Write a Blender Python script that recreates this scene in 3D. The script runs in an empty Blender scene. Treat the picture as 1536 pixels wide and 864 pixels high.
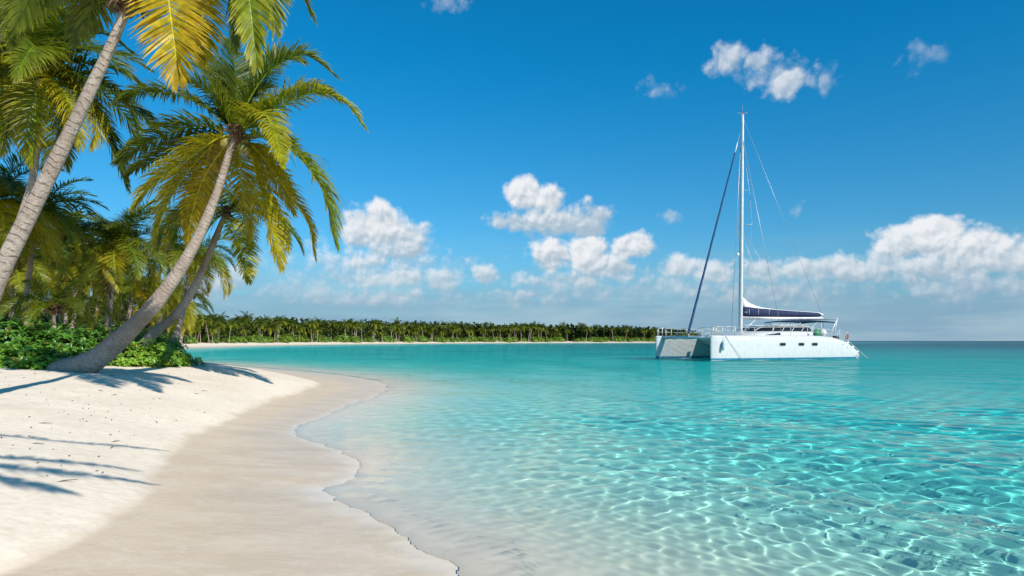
import bpy, math, random
import numpy as np
from mathutils import Vector, Matrix

SC = bpy.context.scene
COL = SC.collection
R = math.radians
H, F, CX, HY = 1.7, 1024.0, 768.0, 511.0      # eye height and the lens, for turning measured angles into positions

SUN_EL, SUN_DIR = R(35), Vector((0.60, -0.80, 0)).normalized()     # direction towards the sun on the ground


def at(px, py, Y):
    return np.array([(px - CX) / F * Y, Y, H + (HY - py) / F * Y])


# ------------------------------------------------------------------ mesh helpers
class MB:
    """collects vertices and faces of ONE mesh"""

    def __init__(s):
        s.v, s.f, s.c, s.n, s.uv = [], [], [], 0, []

    def add(s, v, f, col=None):
        v = np.asarray(v, float).reshape(-1, 3)
        s.v.append(v)
        if isinstance(f, np.ndarray):
            s.f.append(f + s.n)
        else:
            for q in f:
                s.f.append(np.array([q]) + s.n)
        if col is None:
            col = (1, 1, 1)
        col = np.asarray(col, float)
        s.c.append(np.broadcast_to(col, (len(v), 3)))
        s.n += len(v)

    def box(s, c, size, rz=0.0, col=None):
        x, y, z = [a / 2 for a in size]
        p = np.array([[i, j, k] for i in (-x, x) for j in (-y, y) for k in (-z, z)])
        cs, sn = math.cos(rz), math.sin(rz)
        p = np.stack([p[:, 0] * cs - p[:, 1] * sn, p[:, 0] * sn + p[:, 1] * cs, p[:, 2]], 1) + np.asarray(c)
        s.add(p, np.array([[0, 1, 3, 2], [4, 6, 7, 5], [0, 4, 5, 1], [2, 3, 7, 6], [0, 2, 6, 4], [1, 5, 7, 3]]), col)

    def tube(s, pts, rad, n=8, caps=True, col=None, flat=1.0):
        P = np.asarray(pts, float)
        m = len(P)
        rad = np.broadcast_to(np.asarray(rad, float), (m,))
        T = np.gradient(P, axis=0)
        T /= np.linalg.norm(T, axis=1, keepdims=True) + 1e-12
        ref = np.array([0, 0, 1.0]) if abs(T[0][2]) < .9 else np.array([1.0, 0, 0])
        u = np.cross(T[0], ref)
        u /= np.linalg.norm(u)
        rings = []
        a = np.linspace(0, 2 * math.pi, n, endpoint=False)
        for i in range(m):
            u = u - T[i] * np.dot(u, T[i])
            u /= np.linalg.norm(u)
            w = np.cross(T[i], u)
            rings.append(P[i] + rad[i] * (np.cos(a)[:, None] * u + np.sin(a)[:, None] * w * flat))
        v = np.concatenate(rings)
        i = np.arange(m - 1)[:, None] * n
        k = np.arange(n)[None, :]
        k2 = (k + 1) % n
        f = np.stack([i + k, i + k2, i + n + k2, i + n + k], -1).reshape(-1, 4)
        base = s.n
        s.add(v, f, col)
        if caps:
            s.f.append(np.array([list(range(n - 1, -1, -1))]) + base)
            s.f.append(np.array([list(range((m - 1) * n, m * n))]) + base)

    def loft(s, rings, closed=True, caps=True, col=None):
        rings = [np.asarray(r, float) for r in rings]
        m, n = len(rings), len(rings[0])
        i = np.arange(m - 1)[:, None] * n
        k = np.arange(n if closed else n - 1)[None, :]
        k2 = (k + 1) % n
        f = np.stack([i + k, i + k2, i + n + k2, i + n + k], -1).reshape(-1, 4)
        base = s.n
        s.add(np.concatenate(rings), f, col)
        if caps:
            s.f.append(np.array([list(range(n - 1, -1, -1))]) + base)
            s.f.append(np.array([list(range((m - 1) * n, m * n))]) + base)

    def ball(s, c, r, nu=10, nv=7, col=None):
        r = np.broadcast_to(np.asarray(r, float), (3,))
        rings = []
        for j in range(nv + 1):
            t = -math.pi / 2 + math.pi * (j + .02) / (nv + .04)
            a = np.linspace(0, 2 * math.pi, nu, endpoint=False)
            rings.append(np.stack([np.cos(a) * math.cos(t) * r[0], np.sin(a) * math.cos(t) * r[1], np.full(nu, math.sin(t) * r[2])], 1) + np.asarray(c))
        s.loft(rings, col=col)

    def build(s, name, mats, parent=None, smooth=False, link=True, faces_mat=None):
        me = mesh_np(name, np.concatenate(s.v), s.f, np.concatenate(s.c), smooth)
        for m in (mats if isinstance(mats, (list, tuple)) else [mats]):
            me.materials.append(m)
        if faces_mat is not None:
            me.polygons.foreach_set('material_index', faces_mat)
        if not link:
            return me
        return put(name, me, parent)


def mesh_np(name, v, flist, col=None, smooth=False):
    me = bpy.data.meshes.new(name)
    v = np.ascontiguousarray(v, dtype=np.float32)
    me.vertices.add(len(v))
    me.vertices.foreach_set('co', v.ravel())
    loops = np.concatenate([f.reshape(-1) for f in flist]).astype(np.int32)
    tot = np.concatenate([np.full(len(f), f.shape[1]) for f in flist]).astype(np.int32)
    start = np.concatenate([[0], np.cumsum(tot)[:-1]]).astype(np.int32)
    me.loops.add(len(loops))
    me.loops.foreach_set('vertex_index', loops)
    me.polygons.add(len(tot))
    me.polygons.foreach_set('loop_start', start)
    me.polygons.foreach_set('use_smooth', np.full(len(tot), smooth, dtype=bool))
    me.update(calc_edges=True)
    if col is not None:
        a = me.attributes.new('col', 'FLOAT_COLOR', 'POINT')
        c = np.ones((len(v), 4), np.float32)
        c[:, :3] = col
        a.data.foreach_set('color', c.ravel())
    return me


def put(name, me, parent=None):
    o = bpy.data.objects.new(name, me)
    COL.objects.link(o)
    if parent is not None:
        o.parent = parent
    return o


def empty(name, loc=(0, 0, 0), rz=0.0, parent=None):
    o = bpy.data.objects.new(name, None)
    COL.objects.link(o)
    o.location = loc
    o.rotation_euler = (0, 0, rz)
    o.empty_display_size = .3
    if parent is not None:
        o.parent = parent
    return o


def tag(o, label=None, cat=None, group=None, kind=None):
    for k, val in (('label', label), ('category', cat), ('group', group), ('kind', kind)):
        if val:
            o[k] = val
    return o


# ------------------------------------------------------------------ material helpers
class NG:
    def __init__(s, tree):
        s.t = tree

    def n(s, typ, ins=None, **kw):
        nd = s.t.nodes.new(typ)
        for k, v in kw.items():
            setattr(nd, k, v)
        for k, v in (ins or {}).items():
            s.set(nd.inputs[k], v)
        return nd

    def set(s, sock, v):
        if isinstance(v, bpy.types.NodeSocket):
            s.t.links.new(v, sock)
        else:
            if hasattr(sock, 'default_value') and sock.type == 'RGBA' and len(v) == 3:
                v = (*v, 1)
            sock.default_value = v

    def m(s, op, a, b=0.0, c=None, clamp=False):
        nd = s.n('ShaderNodeMath', operation=op, use_clamp=clamp)
        s.set(nd.inputs[0], a)
        s.set(nd.inputs[1], b)
        if c is not None:
            s.set(nd.inputs[2], c)
        return nd.outputs[0]

    def vm(s, op, a, b=(0, 0, 0)):
        nd = s.n('ShaderNodeVectorMath', operation=op)
        s.set(nd.inputs[0], a)
        if op == 'SCALE':
            s.set(nd.inputs[3], b)
        else:
            s.set(nd.inputs[1], b)
        return nd.outputs['Value' if op in ('LENGTH', 'DOT_PRODUCT') else 'Vector']

    def mix(s, f, a, b, typ='RGBA', blend='MIX'):
        nd = s.n('ShaderNodeMix', data_type=typ, clamp_factor=True)
        if typ == 'RGBA':
            nd.blend_type = blend
        i = {'FLOAT': (2, 3), 'VECTOR': (4, 5), 'RGBA': (6, 7)}[typ]
        s.set(nd.inputs[0], f)
        s.set(nd.inputs[i[0]], a)
        s.set(nd.inputs[i[1]], b)
        return nd.outputs[{'FLOAT': 0, 'VECTOR': 1, 'RGBA': 2}[typ]]

    def ramp(s, f, lo, hi, a=0.0, b=1.0, smooth=True):
        nd = s.n('ShaderNodeMapRange', interpolation_type='SMOOTHSTEP' if smooth else 'LINEAR', clamp=True)
        s.set(nd.inputs['Value'], f)
        for k, v in (('From Min', lo), ('From Max', hi), ('To Min', a), ('To Max', b)):
            s.set(nd.inputs[k], v)
        return nd.outputs[0]

    def noise(s, vec, scale, detail=4, rough=.55, dist=0.0, out=0):
        nd = s.n('ShaderNodeTexNoise', {'Vector': vec, 'Scale': scale, 'Detail': detail, 'Roughness': rough, 'Distortion': dist})
        return nd.outputs[out]


def material(name, base=(.5, .5, .5), rough=.5, metal=0.0, spec=.5):
    m = bpy.data.materials.new(name)
    m.use_nodes = True
    g = NG(m.node_tree)
    p = m.node_tree.nodes['Principled BSDF']
    g.set(p.inputs['Base Color'], base)
    p.inputs['Roughness'].default_value = rough
    p.inputs['Metallic'].default_value = metal
    p.inputs['Specular IOR Level'].default_value = spec
    return m, g, p


def worn(name, base, rough=.4, metal=0.0, amount=.12, scale=2.0, spec=.5):
    """a surface with faint stains so that it is not one flat tone"""
    m, g, p = material(name, base, rough, metal, spec)
    tc = g.n('ShaderNodeTexCoord').outputs['Object']
    nz = g.noise(tc, scale, 6, .6)
    nz2 = g.noise(g.vm('MULTIPLY', tc, (6, 6, .8)), scale, 4, .6)
    f = g.m('MULTIPLY', g.m('ADD', nz, nz2), .5)
    dark = tuple(c * (1 - 2.2 * amount) for c in base)
    g.set(p.inputs['Base Color'], g.mix(g.ramp(f, .35, .68), dark, base))
    g.set(p.inputs['Roughness'], g.ramp(nz, .3, .7, rough * .8, min(1, rough * 1.3)))
    return m


M = {}
M['gel'] = worn('white_gelcoat', (.53, .55, .555), .28, amount=.03)
M['deck'] = worn('white_deck', (.66, .66, .64), .55, amount=.04)
M['stripe'] = worn('blue_antifouling', (.02, .22, .36), .45, amount=.15)
M['glass_dark'] = material('dark_tinted_glass', (.012, .014, .017), .06)[0]
M['navy'] = worn('navy_canvas', (.008, .022, .085), .8, amount=.2, scale=3)
M['blue_sail'] = worn('blue_sail_cover', (.008, .05, .16), .75, amount=.2, scale=3)
M['sail'] = worn('white_sailcloth', (.78, .76, .72), .7, amount=.06, scale=4)
M['alu'] = worn('mast_aluminium', (.66, .66, .66), .38, .25, amount=.06)
M['steel'] = material('stainless_steel', (.60, .58, .53), .5, .35)[0]
M['rope'] = worn('pale_rope', (.62, .60, .55), .9, amount=.1)
M['wire'] = material('rigging_wire', (.42, .44, .46), .4, .5)[0]
M['grey'] = worn('grey_plastic', (.25, .26, .27), .5, amount=.1)
M['black'] = material('black_rubber', (.02, .02, .02), .6)[0]
M['red'] = worn('red_cloth', (.25, .03, .035), .85, amount=.15)
M['green'] = worn('green_cloth', (.03, .25, .10), .8, amount=.15)


def leaf_material(name, rough=.42, trans=.35, spec=.4):
    m, g, p = material(name, (.1, .15, .03), rough, 0, spec)
    at_ = g.n('ShaderNodeAttribute', attribute_name='col')
    c = at_.outputs['Color']
    tc = g.n('ShaderNodeTexCoord').outputs['Object']
    nz = g.noise(tc, 9, 3)
    c2 = g.mix(g.ramp(nz, .3, .75), g.vm('SCALE', c, .72), g.vm('SCALE', c, 1.18))
    g.set(p.inputs['Base Color'], c2)
    tr = g.n('ShaderNodeBsdfTranslucent')
    g.set(tr.inputs['Color'], g.vm('MULTIPLY', c2, (1.35, 1.25, .6)))
    ms = g.n('ShaderNodeMixShader')
    ms.inputs[0].default_value = trans
    out = m.node_tree.nodes['Material Output']
    g.t.links.new(p.outputs[0], ms.inputs[1])
    g.t.links.new(tr.outputs[0], ms.inputs[2])
    g.t.links.new(ms.outputs[0], out.inputs['Surface'])
    return m


M['frond'] = leaf_material('palm_leaf', .42, .48)
M['shrub'] = leaf_material('shrub_leaf', .34, .25, .5)
M['farleaf'] = leaf_material('far_leaf', .6, .25, .2)


def trunk_material():
    m, g, p = material('palm_bark', (.3, .26, .22), .9, 0, .15)
    at_ = g.n('ShaderNodeAttribute', attribute_name='col')      # r: metres along the trunk / 20, g: angle
    sep = g.n('ShaderNodeSeparateColor', {'Color': at_.outputs['Color']})
    lng = g.m('MULTIPLY', sep.outputs[0], 20)
    tc = g.n('ShaderNodeTexCoord').outputs['Object']
    wob = g.noise(tc, 2.2, 3)
    big = g.noise(tc, 1.1, 5, .6)
    fine = g.noise(tc, 26, 5, .65)
    ph = g.m('ADD', g.m('MULTIPLY', lng, 9.0), g.m('MULTIPLY', wob, 3.6))
    fr = g.m('FRACT', ph)
    ring = g.m('MAXIMUM', g.ramp(fr, 0, .25), g.ramp(g.noise(tc, 7.0, 4, .7), .42, .60))                         # dark scar at the start of every ring
    c = g.mix(g.ramp(big, .35, .68), (.27, .21, .17), (.42, .36, .31))
    c = g.mix(g.m('MULTIPLY', g.ramp(fine, .35, .62), .55), (.18, .14, .115), c, blend='MIX') if False else g.mix(g.ramp(fine, .30, .60, .35, 1.0), (.17, .135, .11), c)
    lichen = g.ramp(g.noise(tc, 5.5, 4, .7), .60, .70)
    c = g.mix(g.m('MULTIPLY', lichen, .55), c, (.52, .50, .46))
    c = g.mix(g.ramp(ring, 0, 1, .58, 1.0), (.13, .10, .085), c)
    g.set(p.inputs['Base Color'], c)
    hgt = g.m('ADD', g.m('MULTIPLY', ring, .6), g.m('MULTIPLY', fine, .7))
    b = g.n('ShaderNodeBump', {'Height': hgt, 'Strength': .8, 'Distance': .03})
    g.set(p.inputs['Normal'], b.outputs[0])
    return m


M['bark'] = trunk_material()
M['fibre'] = worn('palm_fibre', (.16, .09, .045), .95, amount=.25, scale=8)
M['coconut'] = worn('green_coconut', (.28, .24, .045), .45, amount=.2, scale=6)
M['twig'] = worn('dry_twig', (.12, .085, .06), .9, amount=.2, scale=8)


# ------------------------------------------------------------------ terrain: signed distance fields of the two beach lines
def ground_px(pts, z):
    out = []
    for px, py in pts:
        Y = (H - z) * F / (py - HY)
        out.append(((px - CX) / F * Y, Y))
    return out


WATERLINE = [(60, -160), (24, -60), (9, -16), (4.6, -5), (2.6, 0), (1.2, 2.2), (.35, 3.6)] + ground_px(
    [(690, 864), (655, 838), (612, 812), (575, 795), (533, 774), (495, 754), (462, 742), (441, 734), (452, 729), (478, 724), (497, 716),
     (505, 704), (503, 694), (490, 683), (468, 672), (446, 661), (428, 651), (424, 643), (436, 635), (462, 625), (500, 611), (540, 597),
     (566, 586), (572, 578), (556, 571), (515, 564), (470, 558.5), (420, 554), (360, 549.5), (305, 545.5)], 0) + [
    (-33, 58), (-47, 72), (-60, 92), (-68, 115), (-70, 138), (-74, 158), (-79, 193), (-82, 232), (-80, 272), (-66, 335), (-40, 405),
    (0, 460), (38, 500), (90, 530), (125, 555), (172, 600), (205, 680), (230, 800), (240, 1000), (150, 1300), (-300, 1500)]
DRYLINE = [(60, -170), (18, -62), (3, -18), (-1.0, -6), (-2.2, -1), (-2.9, 2)] + ground_px(
    [(-30, 874), (30, 852), (75, 835), (118, 812), (160, 786), (200, 760), (226, 740), (236, 720), (240, 702), (258, 682), (285, 662), (303, 648),
     (325, 638), (352, 627), (385, 611), (420, 598), (455, 587), (482, 577), (476, 572), (440, 565.5), (392, 558.5), (340, 551.5), (296, 546.5)], .11) + [
    (-36, 56), (-50, 70), (-63, 92), (-71, 115), (-73.5, 138), (-78, 158), (-83, 193), (-86, 232), (-84, 272), (-69, 338), (-42, 410),
    (-1, 466), (36, 507), (88, 538), (122, 563), (168, 607), (201, 685), (226, 800), (236, 1000), (148, 1296), (-300, 1495)]
LAND_CLOSE = [(-2500, 1500), (-2500, -170)]


def smooth_line(pts, it=2):
    P = np.array(pts, float)
    for _ in range(it):
        a, b = P[:-1] * .75 + P[1:] * .25, P[:-1] * .25 + P[1:] * .75
        Q = np.empty((2 * len(a), 2))
        Q[0::2], Q[1::2] = a, b
        P = np.concatenate([P[:1], Q, P[-1:]])
    return P


class SDF:
    def __init__(s, line):
        s.l = smooth_line(line, 1).astype(np.float32)
        s.poly = np.concatenate([s.l, np.array(LAND_CLOSE)])

    def __call__(s, X, Y):
        sh = X.shape
        P = np.stack([X.ravel(), Y.ravel()], 1).astype(np.float32)
        A, B = s.l[:-1], s.l[1:]
        AB = B - A
        L2 = (AB ** 2).sum(1)
        out = np.empty(len(P), np.float32)
        px, py = s.poly[:, 0], s.poly[:, 1]
        qx, qy = np.roll(px, -1), np.roll(py, -1)
        for i in range(0, len(P), 20000):
            p = P[i:i + 20000]
            d = p[:, None, :] - A[None]
            t = np.clip((d * AB[None]).sum(-1) / L2, 0, 1)
            e = d - t[..., None] * AB[None]
            dist = np.sqrt((e ** 2).sum(-1).min(1))
            yy = p[:, 1:2]
            cond = (py[None] > yy) != (qy[None] > yy)
            with np.errstate(divide='ignore', invalid='ignore'):
                xi = (qx - px)[None] * (yy - py[None]) / (qy - py)[None] + px[None]
            ins = (cond & (p[:, 0:1] < xi)).sum(1) % 2 == 1
            out[i:i + 20000] = np.where(ins, dist, -dist)
        return out.reshape(sh)


D_WATER, D_DRY = SDF(WATERLINE), SDF(DRYLINE)


def on_grid(fun, r, t, step):
    """fun on the polar grid r x t, worked out on every step-th line and interpolated between"""
    i, j = np.unique(np.r_[np.arange(0, len(r), step), len(r) - 1]), np.unique(np.r_[np.arange(0, len(t), step), len(t) - 1])
    c = fun(*polar_grid(r[i], t[j]))
    a = np.stack([np.interp(t, t[j], row) for row in c])
    k = np.clip(np.searchsorted(r[i], r, side='right') - 1, 0, len(i) - 2)
    f = ((r - r[i][k]) / (r[i][k + 1] - r[i][k]))[:, None]
    return a[k] * (1 - f) + a[k + 1] * f


def vnoise(X, Y, scale, seed):
    """smooth value noise in numpy"""
    rg = np.random.default_rng(seed)
    T = rg.random((256, 256))
    x, y = X * scale, Y * scale
    xi, yi = np.floor(x).astype(int), np.floor(y).astype(int)
    fx, fy = x - xi, y - yi
    fx, fy = fx * fx * (3 - 2 * fx), fy * fy * (3 - 2 * fy)
    g = lambda a, b: T[a % 256, b % 256]
    return (g(xi, yi) * (1 - fx) + g(xi + 1, yi) * fx) * (1 - fy) + (g(xi, yi + 1) * (1 - fx) + g(xi + 1, yi + 1) * fx) * fy


def depth_of(d):                       # depth of the sea d metres off the waterline
    return .075 * d / (1 + d * .1) + .02 * d + 1.9 * (1 - np.exp(-np.maximum(d - .6, 0) / 11.0)) * 1.0 + .016 * np.clip(d - 60, 0, 330)


def terrain(X, Y, dw=None, dd=None):
    if dw is None:
        dw, dd = D_WATER(X, Y), D_DRY(X, Y)
    wob = np.exp(-np.abs(dw) / 2.5) * np.clip(25 / (np.hypot(X, Y) + 1), 0, 1)
    dw = dw - .34 * np.exp(-np.hypot(X, Y) / 14)
    dw = dw + wob * (.30 * (vnoise(X, Y, 1.4, 12) - .5) + .16 * (vnoise(X, Y, 4.2, 13) - .5) + .05 * (vnoise(X, Y, 12., 14) - .5))
    sea = -depth_of(np.maximum(-dw, 0))
    sea = np.maximum(sea, -12.0)
    f = np.clip(dw / (np.maximum(dw, 0) + np.maximum(-dd, 0) + 1e-6), 0, 1)
    wet = .11 * f
    dry = .11 + 1.08 * (1 - np.exp(-np.maximum(dd, 0) / 3.5))
    near = np.exp(-np.hypot(X, Y) / 60)
    dry = dry + np.clip(dd / 2.5, 0, 1) * near * (.05 * (vnoise(X, Y, .8, 3) - .5) + .028 * (vnoise(X, Y, 2.6, 4) - .5) + .010 * (vnoise(X, Y, 6.0, 6) - .5))
    sea = sea + np.clip(-dw / 3, 0, 1) * (.05 * (vnoise(X, Y, 1.1, 5) - .5))
    z = np.where(dw < 0, sea, np.where(dd > 0, dry, wet))
    return z, dw, dd


def ground_z(x, y):
    return float(terrain(np.array([x * 1.0]), np.array([y * 1.0]))[0][0])


def polar_grid(r, th):
    RR, TT = np.meshgrid(r, th, indexing='ij')
    return RR * np.sin(TT), RR * np.cos(TT)


def quads(nr, nt):
    i = np.arange(nr * nt).reshape(nr, nt)
    return np.stack([i[:-1, :-1], i[:-1, 1:], i[1:, 1:], i[1:, :-1]], -1).reshape(-1, 4)


# the ground: one sheet, beach and sea bed, out to the horizon; finest where it is looked at from near by
th = np.concatenate([np.linspace(-math.pi, -1.0, 60, endpoint=False), np.linspace(-1.0, .95, 520), np.linspace(.95, math.pi, 60)[1:]])
rr = np.concatenate([[.05, .6, 1.4], np.geomspace(2.2, 70, 430), np.geomspace(70, 9000, 150)[1:]])
gx, gy = polar_grid(rr, th)
gz, gdw, gdd = terrain(gx, gy, on_grid(D_WATER, rr, th, 2), on_grid(D_DRY, rr, th, 2))
me = mesh_np('beach', np.stack([gx, gy, gz], -1).reshape(-1, 3), [quads(len(rr), len(th))], None, True)
wetv = np.clip(.5 - gdd / (.5 + .02 * np.hypot(gx, gy)), 0, 1)          # 1: soaked sand, 0: dry
a = me.attributes.new('wet', 'FLOAT', 'POINT')
a.data.foreach_set('value', wetv.ravel().astype(np.float32))
ground = put('beach_sand', me)
tag(ground, 'white sand beach and sea bed', None, None, 'structure')


def sand_material():
    m, g, p = material('coral_sand', (.66, .59, .50), .9, 0, .25)
    tc = g.n('ShaderNodeTexCoord').outputs['Object']
    wet = g.n('ShaderNodeAttribute', attribute_name='wet').outputs['Fac']
    edge = g.m('MULTIPLY', g.m('SUBTRACT', g.noise(tc, 1.3, 6, .62), .5), .9)
    w = g.ramp(g.m('ADD', wet, edge), .22, .62)
    big = g.noise(tc, .55, 5, .6)
    grain = g.noise(tc, 160, 2, .6)
    mid = g.noise(tc, 9, 6, .65)
    dry = g.mix(g.ramp(big, .3, .7), (.74, .64, .52), (.81, .71, .585))
    dry = g.mix(g.ramp(mid, .32, .62), g.vm('MULTIPLY', dry, (.90, .88, .85)), dry)
    speck = g.ramp(g.noise(tc, 34, 3, .7), .73, .78)
    patch = g.ramp(g.noise(tc, .9, 3), .42, .6)
    dry = g.mix(g.m('MULTIPLY', g.m('MULTIPLY', speck, patch), .35), dry, (.30, .23, .17))
    wetc = g.mix(g.ramp(g.noise(g.vm('MULTIPLY', tc, (1, 2.2, 1)), .8, 5), .3, .7), (.57, .445, .315), (.65, .525, .39))
    wetc = g.mix(g.ramp(grain, .3, .7, 0, .25), wetc, (.56, .47, .38))
    # old swash lines and ripples left by the last waves, fine shell grit
    swash = g.noise(g.vm('ADD', g.vm('MULTIPLY', tc, (1.6, 5.0, 1.0)), g.vm('SCALE', g.n('ShaderNodeTexNoise', {'Vector': tc, 'Scale': .7, 'Detail': 3}).outputs['Color'], 3.0)), 1.0, 6, .6)
    wetc = g.mix(g.m('MULTIPLY', g.ramp(g.m('ABSOLUTE', g.m('SUBTRACT', swash, .5)), .035, .0), .40), wetc, (.70, .60, .48))
    wetc = g.mix(g.m('MULTIPLY', g.ramp(g.noise(tc, 6.0, 6, .7), .52, .66), .22), wetc, (.46, .36, .26))
    wetc = g.mix(g.m('MULTIPLY', g.ramp(g.noise(tc, 55, 3, .7), .68, .74), .5), wetc, (.80, .72, .62))
    zz = g.n('ShaderNodeSeparateXYZ', {'Vector': tc}).outputs[2]
    bed = g.mix(g.ramp(g.noise(tc, .06, 5, .6), .5, .68), (.84, .755, .63), (.60, .61, .51))
    bed = g.mix(g.ramp(g.noise(tc, 2.3, 5, .6), .3, .7), g.vm('SCALE', bed, .92), bed)
    under = g.ramp(zz, -.005, -.06)
    wetc = g.mix(under, wetc, bed)  # submerged sand paler: its colour makes up for skylight lost through the water
    wetc = g.mix(g.m('MULTIPLY', g.ramp(g.noise(g.vm('MULTIPLY', tc, (1.5, 3.5, 1)), 3.0, 5, .65), .45, .62), g.m('MULTIPLY', under, .18)), wetc, (.62, .53, .42))
    g.set(p.inputs['Base Color'], g.mix(w, dry, wetc))
    film = g.ramp(zz, .10, .02)
    g.set(p.inputs['Roughness'], g.mix(w, .95, g.mix(film, .8, .42, 'FLOAT'), 'FLOAT'))
    g.set(p.inputs['Specular IOR Level'], g.mix(w, .1, .20, 'FLOAT'))
    hgt = g.m('ADD', g.m('MULTIPLY', mid, 1.0), g.m('MULTIPLY', grain, .25))
    hgt = g.m('ADD', hgt, g.m('MULTIPLY', g.noise(tc, 2.6, 3), 1.5))
    st = g.mix(w, .26, .10, 'FLOAT')
    b = g.n('ShaderNodeBump', {'Height': hgt, 'Strength': st, 'Distance': .05})
    g.set(p.inputs['Normal'], b.outputs[0])
    return m


me.materials.append(sand_material())
ground.cycles.is_caustics_receiver = True

# ------------------------------------------------------------------ the water: a closed body of sea with a rippled top
wth = np.concatenate([np.linspace(-math.pi, -.72, 24, endpoint=False), np.linspace(-.72, .78, 470), np.linspace(.78, math.pi, 24)[1:]])
wr = np.concatenate([[.05, 1.0, 2.4], np.geomspace(3.4, 75, 860), np.geomspace(75, 9000, 90)[1:]])
wx, wy = polar_grid(wr, wth)
sp = np.gradient(wr)[:, None] * np.ones_like(wx)
rg = np.random.default_rng(11)
wz = np.zeros_like(wx)
dshore = np.clip(-on_grid(D_WATER, wr, wth, 5), 0, None)
calm = .10 + .90 * np.clip(dshore / 4.5, 0, 1) ** .8
for k in range(46):
    lam = .125 * (7.0 ** rg.random())
    ang = rg.normal(0, .85) + R(200)
    kk = 2 * math.pi / lam
    amp = .0138 / kk * (1.0 if lam < 1 else 1.15)
    fade = np.clip((lam / sp - 4) / 4, 0, 1)
    wz += fade * amp * np.sin(kk * (math.cos(ang) * wx + math.sin(ang) * wy) + rg.random() * 6.28)
for k in range(8):                                        # low swell
    lam = 2.2 * (3.0 ** rg.random())
    ang = rg.normal(0, .4) + R(215)
    kk = 2 * math.pi / lam
    fade = np.clip((lam / sp - 4) / 4, 0, 1)
    wz += fade * .012 / kk * np.sin(kk * (math.cos(ang) * wx + math.sin(ang) * wy) + rg.random() * 6.28)
wz *= calm
wz[:3] = 0
nr, nt = len(wr), len(wth)
top = np.stack([wx, wy, wz], -1).reshape(-1, 3)
q = quads(nr, nt)
bot = np.stack([wx[-1], wy[-1], np.full(nt, -14.0)], -1)
n0 = nr * nt
ring = np.arange((nr - 1) * nt, nr * nt)
k = np.arange(nt - 1)
side = np.stack([ring[k], ring[k + 1], n0 + k + 1, n0 + k], -1)
cen = np.array([[0, 0, -14.0]])
bt = np.stack([n0 + k, n0 + k + 1, np.full(nt - 1, n0 + nt)], -1)
inner = np.stack([np.full(nt - 1, n0 + nt + 1), k + 1, k], -1)
# the sea bed under every point of the surface; the last hand's breadth on the shore is a clear film of its own
wdep = -np.minimum(terrain(wx, wy, on_grid(D_WATER, wr, wth, 3), on_grid(D_DRY, wr, wth, 6))[0], 0).ravel()
wdep = np.clip(wdep, 0, 12).astype(np.float32)


def weld(f):                                    # close the ring behind the camera
    last = f % nt == nt - 1
    return np.where(last & (f < n0), f - (nt - 1), np.where(f == n0 + nt - 1, n0, f))


thin = wdep[q].max(1) < .04
V_ = np.concatenate([top, bot, cen, [[0, 0, 0.0]]])


def water_mesh(name, faces):
    faces = [weld(f) for f in faces]
    used, inv = np.unique(np.concatenate([f.ravel() for f in faces]), return_inverse=True)
    out, k0 = [], 0
    for f in faces:
        out.append(inv[k0:k0 + f.size].reshape(f.shape))
        k0 += f.size
    m = mesh_np(name, V_[used], out, None, True)
    da = m.attributes.new('depth', 'FLOAT', 'POINT')
    da.data.foreach_set('value', np.concatenate([wdep, np.zeros(nt + 2, np.float32)])[used])
    return m


land = wdep[q].max(1) <= 0
wm = water_mesh('water', [q[~thin]])
water = put('sea_water', wm)
tag(water, 'clear turquoise sea', None, None, 'structure')
water.cycles.is_caustics_caster = True
fm = water_mesh('film', [q[thin & ~land]])
film_o = put('shore_water', fm)
tag(film_o, 'thin clear edge of the sea on the sand', None, None, 'structure')


ABSORB = (.92, .094, .066)


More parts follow.
